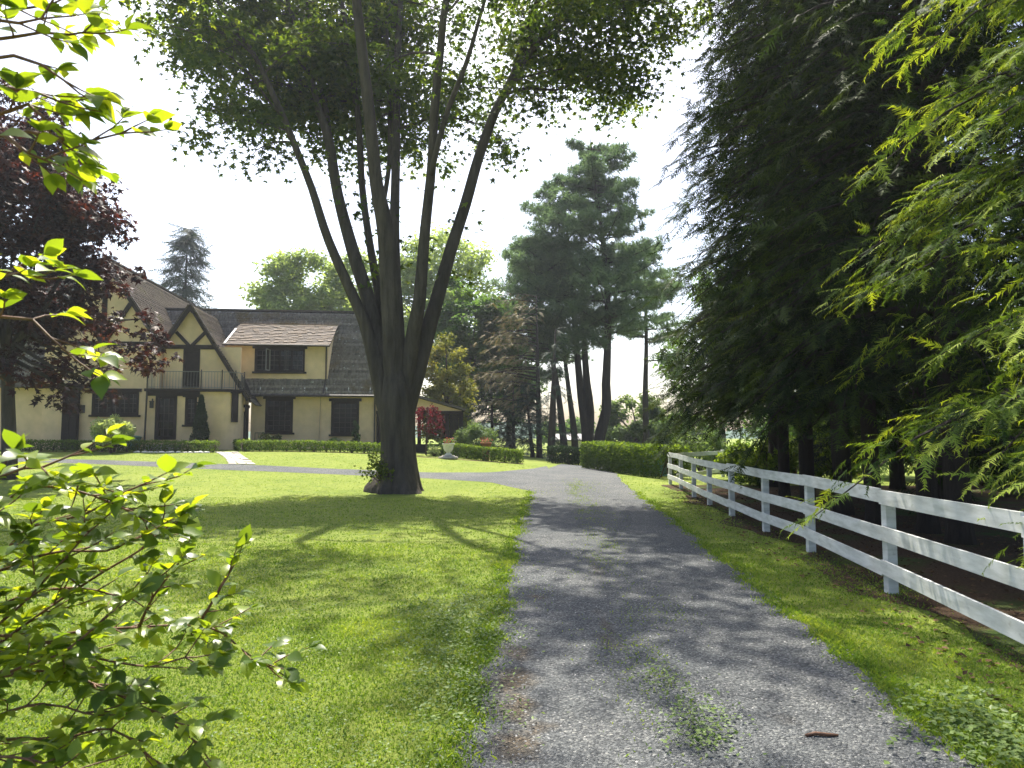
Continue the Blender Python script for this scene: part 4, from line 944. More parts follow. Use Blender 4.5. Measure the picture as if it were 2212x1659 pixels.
def build_maple():
    rnd = random.Random(5)
    b = G(858, 1062); b.z = tz(b.x, b.y); Y0 = b.y
    o = thing('maple_tree', 'big spreading maple with many dark upright limbs on the lawn', 'tree', b)
    tp = [(857,1068,.94),(857,1058,.85),(859,1047,.75),(861,1032,.655),(862,1012,.575),(862,985,.515),(860,945,.495),(858,900,.52),(857,863,.54),(856,830,.46),(855,800,.36),(852,760,.28),(850,720,.2)]
    tp = [(x, y, r * Y0 / 21.6) for x, y, r in tp]
    pts, rr = [P(x, y, Y0) for x, y, r in tp], [r for *_, r in tp]
    pts[0].z -= .25
    pts, rr = dense(pts, rr, .12)
    def mod(i, t):
        h = (pts[i].z - b.z); fl = max(0, 1 - h / 1.3)
        return 1 + fl * .10 * math.sin(5 * t + .6) + fl * .10 * math.sin(3 * t) + .035 * math.sin(9 * t + h * 1.2) + .022 * math.sin(14 * t - h * .9) + .020 * math.sin(19 * t + 2 * math.sin(h * 2.1))
    mb = MB(); mb.tube(pts, rr, 56, mod=mod); trunk = mb.build('trunk', M['bark'], o, True)
    L = [([(842,930,.26),(829,865,.34),(813,790,.30),(790,705,.235),(770,656,.20),(710,520,.165),(674,408,.145),(646,336,.13),(614,256,.12),(590,204,.11),(545,110,.09),(480,20,.07)], -.7),
         ([(845,900,.36),(830,800,.36),(812,710,.32),(794,640,.27),(762,540,.24),(730,420,.21),(710,300,.18),(690,240,.13),(670,160,.115),(646,80,.10),(620,0,.085)], 1.2),
         ([(714,320,.13),(702,230,.12),(690,150,.10),(674,60,.09),(660,0,.075)], 1.9),
         ([(852,880,.2),(838,760,.2),(822,656,.175),(798,520,.15),(782,400,.135),(774,260,.12),(758,140,.11),(738,0,.09)], 2.6),
         ([(856,880,.45),(852,760,.43),(846,640,.40),(834,500,.32),(814,400,.25),(802,280,.22),(786,140,.19),(770,0,.17)], -1.2),
         ([(858,860,.3),(856,700,.26),(852,520,.215),(854,400,.18),(856,280,.165),(858,140,.15),(866,0,.13)], 3.4),
         ([(872,880,.30),(885,780,.30),(897,705,.27),(906,656,.24),(918,500,.195),(932,360,.17),(938,240,.16),(950,120,.14),(964,0,.12)], -1.8),
         ([(930,380,.10),(946,310,.09),(970,230,.085),(1006,140,.075),(1030,60,.06)], -1.5),
         ([(872,930,.26),(886,860,.34),(900,805,.36),(922,725,.31),(942,656,.27),(974,540,.24),(1006,440,.22),(1034,340,.195),(1070,240,.175),(1110,160,.155),(1146,40,.13)], .8),
         ([(1100,190,.10),(1120,150,.095),(1150,110,.085),(1190,60,.07)], .9),
         ([(1090,205,.06),(1140,190,.055),(1200,195,.045),(1240,180,.035)], 1.4),
         ([(1118,150,.11),(1175,75,.10),(1250,10,.085),(1330,-60,.07)], .4),
         ([(822,470,.09),(840,360,.085),(842,260,.08),(838,150,.07),(836,40,.06)], 2.2)]
    EXT = [(1.5, (0, .05)), (1.5, (0, .1)), (1.2, (0, .1)), (2.0, (0, .1)), (2.4, (.1, .05)), (3.0, (.12, 0)), (6.0, (.34, -.14)), (5.0, (.05, -.2)), (7.5, (-.02, -.12)), (3.0, (.1, 0)), (2.0, (.1, 0)), (4.5, (0, -.1)), (1.5, (.15, .05))]
    limbs = []
    for lst, ys in L:
        sc = Y0 / 21.6 * (.80 if lst[0][1] > 600 else .92)
        yb = Y0
        if lst[0][1] < 600: yb = Y0 + ys * .75; ys = ys * .6
        p, r_ = limb_from_px([(a, c, q * sc) for a, c, q in lst], yb, ys, ext=EXT[len(limbs)][0], bias=EXT[len(limbs)][1]); p, r_ = dense(p, r_, .35)
        mb = MB(); ph = rnd.uniform(0, 6)
        mb.tube(p, r_, 18 if r_[0] > .15 else 10, mod=lambda i, t: 1 + .05 * math.sin(3 * t + i * .12 + ph) + .03 * math.sin(7 * t - i * .3)); mb.build('limb', M['bark'], o, True); limbs.append((p, r_))
    # side branches, twigs and leaves
    axis = Vector((b.x, b.y, 0)); tw = MB(); spots = []; wts = []
    for p, r_ in limbs:
        n = len(p)
        for k in range(n):
            z = p[k].z - b.z
            side = abs(p[k].x - b.x) > 2.6
            if z < (9.4 if side else 11.4): 
                if z > 5 and rnd.random() < (.10 if z < 7.5 else .34):       # a few epicormic twigs low down
                    a = rnd.uniform(0, 6.28); e = p[k] + Vector((math.cos(a), math.sin(a), rnd.uniform(-.2, .5))) * rnd.uniform(.4, .9); tw.tube([p[k], e], [.012, .004], 4); spots.append(e); wts.append(.35)
                continue
            pr = .24 + .04 * (z - 9.4)
            if rnd.random() > pr * 1.7: continue
            out = (p[k] - axis); out.z = 0
            out = out.normalized() if out.length > .3 else Vector((1, 0, 0)); a = rnd.gauss(0, 1.0)
            if out.y < -.2 and z < 15 and rnd.random() < .72: continue
            d = Vector((out.x * math.cos(a) - out.y * math.sin(a), out.x * math.sin(a) + out.y * math.cos(a), rnd.uniform(.1, .75))).normalized()
            Ls = rnd.uniform(1.6, 4.6) * (1.0 if z > 9 else .65); q = [p[k]]; cur = p[k].copy()
            for s in range(6):
                d = (d + Vector((rnd.gauss(0, .16), rnd.gauss(0, .16), -.085 * s * .6))).normalized(); cur = cur + d * (Ls / 6); q.append(cur.copy())
            rb = min(.06, r_[k] * .45); tw.tube(q, [rb * (1 - .14 * i) for i in range(7)], 5, cap=False)
            for s in range(2, 7):
                for m in range(2 if s < 6 else 3):
                    a2 = rnd.uniform(0, 6.28); e = q[s] + Vector((math.cos(a2), math.sin(a2), rnd.uniform(-.55, .35))) * rnd.uniform(.3, 1.0)
                    tw.tube([q[s], e], [.012, .004], 3, cap=False); spots.append(e); wts.append(1.0 if e.z < 14.5 else .55)
    tw.build('twigs', M['bark'], o)['kind'] = 'stuff'
    spots = np.array(spots); wts = np.array(wts); r = np.random.default_rng(9)
    fr = (spots[:, 1] < Y0 + .4) & (spots[:, 2] < 16); sd_ = np.abs(spots[:, 0] - b.x) > 4.5
    kp = ~(fr & (r.random(len(spots)) < np.where(sd_, .45, .72))); spots, wts = spots[kp], wts[kp]
    wts = wts * np.where(spots[:, 0] > b.x + 3.6, .6, 1); N_ = 56000; wts = wts * r.gamma(1.8, 1, len(wts)); i = r.choice(len(spots), N_, p=wts / wts.sum()); cr = r.random(len(spots))
    off = r.normal(0, 1, (N_, 3)) * np.array([.40, .40, .30]) * (.45 + .85 * r.random((N_, 1))); off[:, 2] -= np.abs(r.normal(0, .12, N_))
    pos = spots[i] + off
    R = frames(r.normal(size=(N_, 3)) * [1, 1, .35] - [0, 0, .45], r.normal(0, .6, (N_, 3)) + [0, 0, .9])
    V, Fc = stamp(*T_MAPLE, pos, R, .255 * r.uniform(.6, 1.25, N_)); rn = np.clip(.55 * cr[i] + .5 * r.random(N_), 0, 1)
    c = link('crown', mesh_np('crown', V, Fc, M['maple_leaf'], np.repeat(rn, len(T_MAPLE[0]))), o); c['kind'] = 'stuff'
    # sprouts at the foot
    sp = MB(); lv = []
    for k in range(16):
        s = P(rnd.uniform(808, 838), rnd.uniform(1005, 1050), Y0 - .55); e = s + Vector((rnd.uniform(-.65, .12), rnd.uniform(-.5, .0), rnd.uniform(.1, .55))); sp.tube([s, s.lerp(e, .5) + Vector((0, 0, .08)), e], [.012, .008, .004], 4)
        for q in range(22): lv.append(s.lerp(e, rnd.uniform(.3, 1.05)) + Vector((rnd.gauss(0, .07), rnd.gauss(0, .07), rnd.gauss(0, .07))))
    so = sp.build('sprouts', M['bark_brown'], o); lv = np.array(lv); n = len(lv)
    V, Fc = stamp(*T_MAPLE, lv, frames(r.normal(size=(n, 3)), r.normal(0, .5, (n, 3)) + [0, -.3, 1]), .12 * r.uniform(.6, 1.3, n)); f = link('sprout_leaves', mesh_np('sprout_leaves', V, Fc, M['maple_leaf'], np.repeat(r.uniform(.5, 1, n), len(T_MAPLE[0]))), so); f['kind'] = 'stuff'
build_maple()

def decid(name, label, base, h, ell, n, size, mat, seed, trunk_r=.25, tmpl=T_LEAF, clumps=90, bark='bark', cat='tree', group=None, trunk_h=None, limbs=14, flat=1.0, cs=.22):
    """broadleaf tree: leaf clumps through a set of ellipsoids (cx,cy,cz,rx,ry,rz) relative to the base"""
    r = np.random.default_rng(seed); base = Vector(base); o = thing(name, label, cat, base, group)
    vol = np.array([e[3] * e[4] * e[5] for e in ell]); ei = r.choice(len(ell), clumps, p=vol ** .62 / (vol ** .62).sum()); E = np.array(ell, float)[ei]
    d = nrm(r.normal(size=(clumps, 3))) * (r.uniform(.25, 1, (clumps, 1)) ** .45); pc = np.array(base) + E[:, :3] + d * E[:, 3:]
    cr = cs * E[:, 3:].mean(1) * r.uniform(.7, 1.4, clumps)
    i = r.choice(clumps, n, p=cr ** 2 / (cr ** 2).sum()); dd = nrm(r.normal(size=(n, 3))); pos = pc[i] + dd * np.array([1, 1, .75 * flat]) * (cr[i] * r.uniform(.25, 1.15, n))[:, None]
    R = frames(r.normal(size=(n, 3)) * [1, 1, .4] - [0, 0, .35], dd * .5 + r.normal(0, .5, (n, 3)) + [0, 0, .8])
    V, Fc = stamp(*tmpl, pos, R, size * r.uniform(.6, 1.3, n)); rn = np.clip(.55 * r.random(clumps)[i] + .45 * r.random(n), 0, 1)
    c = link('crown', mesh_np('crown', V, Fc, M[mat], np.repeat(rn, len(tmpl[0]))), o); c['kind'] = 'stuff'
    th = trunk_h or h * .5; mb = MB(); tp = base + Vector((r.normal() * .2, r.normal() * .2, th))
    mb.tube([base - Vector((0, 0, .3)), base + Vector((0, 0, .3)), base.lerp(tp, .5), tp], [trunk_r * 1.4, trunk_r * 1.05, trunk_r * .85, trunk_r * .55], 12)
    for k in range(limbs):
        e = Vector(pc[k]); s = base.lerp(tp, r.uniform(.55, 1)); m = s.lerp(e, .5) + Vector((0, 0, -.05 * (e - s).length)); mb.tube([s, m, e], [trunk_r * .4, trunk_r * .25, trunk_r * .08], 6)
    mb.build('trunk', M[bark], o, True); return o

# purple maple on the left
pb = on(27, 23.5); 
decid('purple_maple', 'dark purple-leaved maple hanging over the left end of the house', pb, 14,
      [(-1.5, 0, 8.6, 4.6, 4.2, 3.6), (.6, .5, 6.2, 2.3, 3.0, 2.0), (3.4, .3, 4.3, 1.6, 1.8, .95), (4.3, .2, 4.1, .9, 1.2, .7), (.6, -.3, 4.3, 2.8, 2.4, 1.3), (-2.5, 0, 11.2, 3.8, 3.0, 2.6), (3.1, 0, 6.95, 1.1, 1.0, .35), (2.5, 0, 5.9, 1.5, 1.5, .75), (3.5, 0, 4.95, 1.4, 1.4, .75), (1.2, 0, 8.6, 2.5, 2.2, 1.3), (2.0, 0, 2.9, 1.6, 1.6, .6)], 38000, .27, 'purple_leaf', 61, .22, T_MAPLE, clumps=330, trunk_h=6, limbs=26, cs=.22)

# hemlocks --------------------------------------------------------------------
def hemlock(label, base, h, R0, zmin, nb, seed, tmpl=T_SPRAY, sp=.55, step=.34, tr=.2, name='hemlock_tree', group='hemlocks behind the white fence', azf=None, mat='hemlock', young=.2, droop=.5, vis=None, prof=None):
    r = np.random.default_rng(seed); base = Vector(base); o = thing(name, label, 'tree', base, group)
    mb = MB(); lean = Vector((r.normal() * .25, r.normal() * .25, 0)); top = base + Vector((0, 0, h)) + lean
    mb.tube([base - Vector((0, 0, .3)), base + Vector((0, 0, .25)), base.lerp(top, .4), top], [tr * 1.35, tr, tr * .75, .03], 12); mb.build('trunk', M['bark_pine'], o, True)
    bm_ = MB(); pos, dr, up, sc, rn = [], [], [], [], []
    for k in range(nb):
        t = ((k + r.random()) / nb); z = zmin + (h - zmin) * t ** .92; a = r.uniform(0, 6.28) if azf is None else azf(r)
        Lb = R0 * ((1 - t) ** .7 * .92 + .10 if prof is None else prof(t)) * r.uniform(.7, 1.15); st = base.lerp(top, z / h); hd_ = np.array([math.cos(a), math.sin(a), 0]); rise = r.uniform(.0, .35)
        m = max(4, int(Lb / step)); ts = (np.arange(1, m + 1) / m)
        f = lambda t_: np.array(st) + hd_ * Lb * t_ + np.array([0, 0, Lb * (rise * t_ - droop * t_ ** 2.2)])
        q = [f(x) for x in np.linspace(0, 1, 5)]; bm_.tube(q, [.012 + .012 * Lb, .01 + .009 * Lb, .01 + .006 * Lb, .012, .004], 4, cap=False)
        sd = np.array([-hd_[1], hd_[0], 0])
        for x in ts:
            if x < .12: continue
            c = f(x); bl_ = (Lb * .42 * (1 - x) + .32) * r.uniform(.7, 1.2); nsp = max(1, int(bl_ / (sp * .62)))
            for sg in (-1, 1):
                w = sd * sg * .8 + hd_ * .75 + np.array([0, 0, -.22 + r.normal() * .12]); w /= np.linalg.norm(w)
                for y in range(nsp):
                    yy = (y + .1) / nsp; pos.append(c + w * bl_ * yy + np.array([0, 0, -.12 * bl_ * yy * yy]) + r.normal(0, .03, 3)); jit = r.normal(0, .36, 3); dr.append(w + jit + np.array([0, 0, -.10 - .25 * yy])); up.append(np.array([0, 0, 1]) + r.normal(0, .38, 3)); sc.append(sp * r.uniform(.75, 1.25)); rn.append(.12 + .42 * r.random() + young * (yy > .5) * r.random() * 1.2 + young * x * .8)
            if x > .9: pos.append(c); dr.append(hd_ + np.array([0, 0, -.5])); up.append(np.array([0, 0, 1.])); sc.append(sp * 1.1); rn.append(.3 + young * 1.6)
    bm_.build('branches', M['bark_pine'], o)['kind'] = 'stuff'
    pos, dr, up, sc, rn = map(np.array, (pos, dr, up, sc, rn)); V, Fc = stamp(*tmpl, pos, frames(dr, up), sc)
    xx = np.tile(tmpl[0][:, 0], len(pos)); rr = np.clip(np.repeat(rn, len(tmpl[0])) + young * .9 * np.clip(xx - .45, 0, 1), 0, 1)
    c = link('crown', mesh_np('crown', V, Fc, M[mat], rr), o); c['kind'] = 'stuff'; return len(pos)
LBL = ['hemlock with its trunk behind the second fence bay, farthest of the row', 'tall hemlock behind the third fence bay', 'tall dark hemlock standing mid-row behind the fence', 'hemlock with a leaning slim trunk in the shade behind the fence', 'hemlock with a thick trunk near the right of the row', 'hemlock at the right edge behind the bright drooping boughs']
TR = [((1690, 19.5), 18, 3.9), ((1739, 16.6), 18.5, 3.5), ((1815, 15.0), 18, 3.3), ((1880, 13.4), 17, 3.1), ((1995, 12.2), 17.5, 3.1), ((2062, 11.0), 17, 3.0)]
cnt = 0
for k, ((px, Y), h, R0) in enumerate(TR):
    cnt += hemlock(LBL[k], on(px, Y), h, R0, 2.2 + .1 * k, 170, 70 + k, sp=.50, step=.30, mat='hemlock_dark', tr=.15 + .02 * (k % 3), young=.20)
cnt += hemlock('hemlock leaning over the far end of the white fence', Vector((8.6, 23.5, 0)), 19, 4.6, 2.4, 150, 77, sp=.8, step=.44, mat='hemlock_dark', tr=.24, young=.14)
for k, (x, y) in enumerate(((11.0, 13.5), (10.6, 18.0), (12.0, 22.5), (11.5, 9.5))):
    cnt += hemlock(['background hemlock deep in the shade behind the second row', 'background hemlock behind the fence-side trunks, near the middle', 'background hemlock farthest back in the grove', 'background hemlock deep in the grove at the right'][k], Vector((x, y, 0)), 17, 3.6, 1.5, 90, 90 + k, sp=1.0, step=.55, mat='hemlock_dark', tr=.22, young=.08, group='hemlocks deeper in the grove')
# the near one whose bright boughs hang over the fence
cnt += hemlock('near hemlock with bright yellow-green boughs drooping over the fence', Vector((6.9, 7.0, 0)), 15, 3.6, 1.6, 130, 99, tmpl=T_SPRAYF, sp=.30, step=.20, tr=.2, young=.42, droop=.42, azf=lambda r: math.pi + r.normal(0, .75))
print('hemlock sprays', cnt)

# pines -----------------------------------------------------------------------
def pine(label, trunks, Y, nb, seed, R0, ztop, zmin, name='white_pine', n_t=66, group='white pines beyond the hedge', tr=.38):
    r = np.random.default_rng(seed); base = P(trunks[0][0][0], 975, Y); base.z = tz(base.x, base.y)
    o = thing(name, label, 'tree', base, group); mb = MB(); lines = []
    for lst in trunks:
        pts = [P(a, b, Y) for a, b in lst]; pts[0].z = min(pts[0].z, base.z) - .3; n = len(pts); rr = [tr * (1 - i / (n - 1)) ** .8 + .025 for i in range(n)]; p, q = dense(pts, rr, .8); mb.tube(p, q, 12); lines.append(p)
    mb.build('trunk', M['bark_pine'], o, True)
    br = MB(); pos, dr, rn = [], [], []
    for k in range(nb):
        ln_ = lines[k % len(lines)]; t = r.random() ** .8; zz = zmin + (ztop - zmin) * t; p = min(ln_, key=lambda v: abs(v.z - zz)); p = np.array([p.x, p.y, zz])
        a = r.uniform(0, 6.28); Lb = R0 * (.35 + .75 * (1 - t) ** .6) * r.uniform(.65, 1.2) * (1 if zz > zmin + 3 else .75); hd_ = np.array([math.cos(a), math.sin(a), 0])
        f = lambda x: p + hd_ * Lb * x + np.array([0, 0, Lb * (.05 * x + .18 * x * x)]); br.tube([f(x) for x in (0, .35, .7, 1)], [.03 + .012 * Lb, .04, .025, .01], 5, cap=False)
        sd = np.array([-hd_[1], hd_[0], 0]); cr = r.random()
        for j in range(n_t):
            x = r.uniform(.30, 1.05); y = r.normal() * .16 * Lb * (1.2 - .5 * x); pos.append(f(x) + sd * y + np.array([0, 0, r.normal() * .13 + .08])); dr.append(hd_ * .8 + sd * np.sign(y) * .5 + np.array([0, 0, .45]) + r.normal(0, .3, 3)); rn.append(.5 * cr + .5 * r.random())
    br.build('branches', M['bark_pine'], o)['kind'] = 'stuff'
    pos, dr, rn = map(np.array, (pos, dr, rn)); n = len(pos); V, Fc = stamp(*T_TUFT, pos, frames(dr, r.normal(size=(n, 3))), .52 * r.uniform(.7, 1.3, n))
    c = link('crown', mesh_np('crown', V, Fc, M['pine_needle'], np.repeat(rn, len(T_TUFT[0]))), o); c['kind'] = 'stuff'
pine('white pine with a thick trunk bowed to the right, tallest of the group', [[(1288,982),(1296,940),(1310,885),(1309,830),(1312,760),(1312,640),(1300,500),(1285,400),(1275,300)]], 50, 74, 111, 4.6, 22.6, 7.5, tr=.42)
pine('forked white pine at the middle of the group', [[(1268,982),(1266,930),(1256,860),(1248,780),(1238,650),(1225,500),(1215,400)], [(1268,940),(1274,890),(1268,830),(1262,740),(1258,620),(1255,480)]], 52, 78, 112, 5.0, 20.0, 7.0, tr=.38)
pine('slim white pine left of the forked one', [[(1243,982),(1240,930),(1232,870),(1222,790),(1205,650),(1180,540)]], 54, 54, 113, 4.8, 16.8, 6.0, tr=.27)
pine('leaning white pine at the left of the group', [[(1222,982),(1214,920),(1206,850),(1190,760),(1165,640),(1150,520)]], 51, 54, 114, 4.4, 15.2, 5.5, tr=.27)
pine('slender white pine half hidden behind the far hemlock', [[(1398,985),(1394,860),(1396,720),(1390,530)]], 58, 40, 119, 4.2, 17.0, 7.0, tr=.28)
# the conifer trunk standing by the drive
cb = on(1190, 41); hemlock('thin dark conifer standing at the left end of the far hedge', cb, 7.5, 1.5, 1.2, 22, 115, sp=.6, step=.6, tr=.25, group='dark conifers beyond the garden', mat='spruce_needle', young=.1)
# brown dying branches
hemlock('half-dead conifer with brown branches beside the pines', on(1165, 46), 10.5, 5.2, 3.0, 30, 116, sp=.5, step=.6, tr=.2, name='dying_conifer', group=None, mat='dead_twig', azf=lambda r: math.pi + r.normal(0, .8), prof=lambda t: 1 - .5 * t, droop=.25)
for k, (px, Y, h, R0) in enumerate(((1065, 47, 5.2, 2.3), (1110, 49, 5.6, 2.4), (1150, 46, 4.8, 2.0))):
    hemlock(['low dark conifer right of the garden bush', 'middle one of three low dark conifers behind the garden', 'low dark conifer nearest the pine trunks'][k], on(px, Y), h, R0, .4, 44, 120 + k, sp=.7, step=.5, tr=.14, group='dark conifers beyond the garden', mat='spruce_needle', young=.2)
# spruce behind the roof
hemlock('blue-green spruce rising behind the tall wing roof', on(388, 62), P(388, 492, 62).z - tz(-28, 62), 4.8, 2, 130, 130, sp=1.5, step=.75, tr=.3, name='spruce_tree', group=None, mat='spruce_needle', droop=.28, young=.3, prof=lambda t: (1 - t) ** .9 + .04)
# background broadleaf trees
def bg(label, px, Y, top, half, mat, seed, n=15000, size=.36, low=.3, name='broadleaf_tree', clumps=110, group='broadleaf trees behind the house'):
    b = on(px, Y); h = P(px, top, Y).z - b.z; w = half * Y / F
    r = np.random.default_rng(seed); ell = [(0, 0, h * (.5 + low / 2), w, w * .9, h * (.5 - low / 2))]
    for k in range(4): ell.append((r.uniform(-.5, .5) * w, r.uniform(-.5, .3) * w, h * r.uniform(low + .1, .85), w * .55, w * .5, h * .2))
    decid(name, label, b, h, ell, n, size, mat, seed, .3, clumps=clumps, group=group)
bg('pale green round-topped tree rising over the main roof ridge', 655, 62, 530, 122, 'far_leaf', 141, n=24000)
bg('pale green tree half hidden by the big maple limbs', 770, 66, 540, 112, 'far_leaf', 142, n=18000)
bg('hazy tall tree seen between the right limbs of the maple', 960, 64, 500, 128, 'far_leaf', 143, n=20000)
bg('full mid-green tree behind the porch', 1010, 52, 590, 90, 'mid_leaf', 144, n=20000, low=.12)
bg('mid-green tree left of the pines', 1100, 60, 610, 75, 'mid_leaf', 145, low=.1)
bg('small golden-green tree behind the porch roof', 965, 43.5, 722, 62, 'golden_leaf', 146, n=9000, size=.22, low=.05, group=None)
bg('light green tree between the pines and the hemlocks', 1375, 62, 852, 78, 'light_leaf', 147, n=12000, size=.34, low=.05, group=None)
bg('distant pale tree far behind the left annex', 110, 70, 610, 120, 'far_leaf', 148, n=9000)
bg('distant green tree behind the pine trunks', 1235, 85, 905, 70, 'mid_leaf', 149, n=8000, size=.45, low=.05, group='far trees beyond the pines')
bg('distant green tree at the far side of the field, right of the pines', 1465, 75, 890, 90, 'mid_leaf', 150, n=8000, size=.45, low=.05, group='far trees beyond the pines')
bg('tall tree far behind the grove at the right', 1560, 70, 560, 120, 'mid_leaf', 151, n=9000, size=.45, low=.05, group='far trees beyond the pines')
# undergrowth lit behind the fence
for k, (px, Y, rx, rz, lb) in enumerate(((1590, 27, 1.1, .75, 'sunlit bush behind the short white fence section'), (1655, 24, 1.4, .8, 'sunlit bush under the hemlocks, behind the third fence post'), (1720, 26, 1.5, .9, 'leafy sunlit bush between the far hemlock trunks'), (1510, 33, 1.6, 1.0, 'green bush beyond the far fence corner'), (1800, 25, 1.6, 1.1, 'shaded bush deep between the hemlock trunks'))):
    bush('undergrowth_bush', lb, 'shrub', on(px, Y), rx, rz, 3600, .15, 'box_leaf' if k != 3 else 'light_leaf', 160 + k, group='undergrowth bushes behind the fence', lumps=20)
for k, (px, Y, rx, rz, lb) in enumerate(((1850, 30, 2.6, 1.7, 'big shaded thicket bush far behind the middle of the fence'), (1990, 27, 2.6, 1.7, 'big shaded thicket bush behind the thick hemlock trunks'), (2120, 24, 2.4, 1.6, 'big shaded thicket bush at the right edge of the grove'), (1730, 36, 3.0, 1.9, 'wide thicket bush beyond the far hemlock trunks'), (2250, 20, 2.2, 1.5, 'thicket bush at the far right behind the near hemlock'))):
    bush('thicket_bush', lb, 'shrub', on(px, Y), rx, rz, 5200, .20, 'mid_leaf', 170 + k, group='thicket bushes in the grove', lumps=34)
bg('tall tree beyond the grove, seen past the hemlock trunks', 1760, 62, 700, 130, 'mid_leaf', 152, n=8000, size=.5, low=.0, group='far trees beyond the pines')
bg('tree beyond the grove at the right edge', 2000, 58, 700, 150, 'mid_leaf', 153, n=8000, size=.5, low=.0, group='far trees beyond the pines')
# white outbuilding behind the pines
w0, w1 = P(1196, 945, 72), P(1300, 985, 72)
o = thing('outbuilding', 'low white outbuilding behind the pine trunks', 'building', (w0.x, 72, 0))
MB().box((w0.x, 72, -.5), (w1.x, 78, P(1200, 953, 72).z)).build('wall', M['shed_wall'], o)
MB().prism([(w0.x - .4, 71.6, P(1200, 953, 72).z), (w1.x + .4, 71.6, P(1200, 953, 72).z), (w1.x + .4, 75, P(1200, 940, 72).z), (w0.x - .4, 75, P(1200, 940, 72).z)], (0, 0, .15)).build('roof', M['rail_grey'], o)
# far hills
mb = MB(); n = 60; prev = None
for i in range(n + 1):
    x = -1400 + 2800 * i / n; hgt = 14 + 8 * math.sin(i * .5) + 5 * math.sin(i * 1.3); cur = ((x, 900, -5), (x, 1000, hgt), (x, 1300, hgt * .9), (x, 1500, -5))
    if prev:
        for k in range(3): mb.quadface(prev[k], cur[k], cur[k + 1], prev[k + 1])
    prev = cur
tag(mb.build('hill', M['hill'], None, True), None, kind='structure')

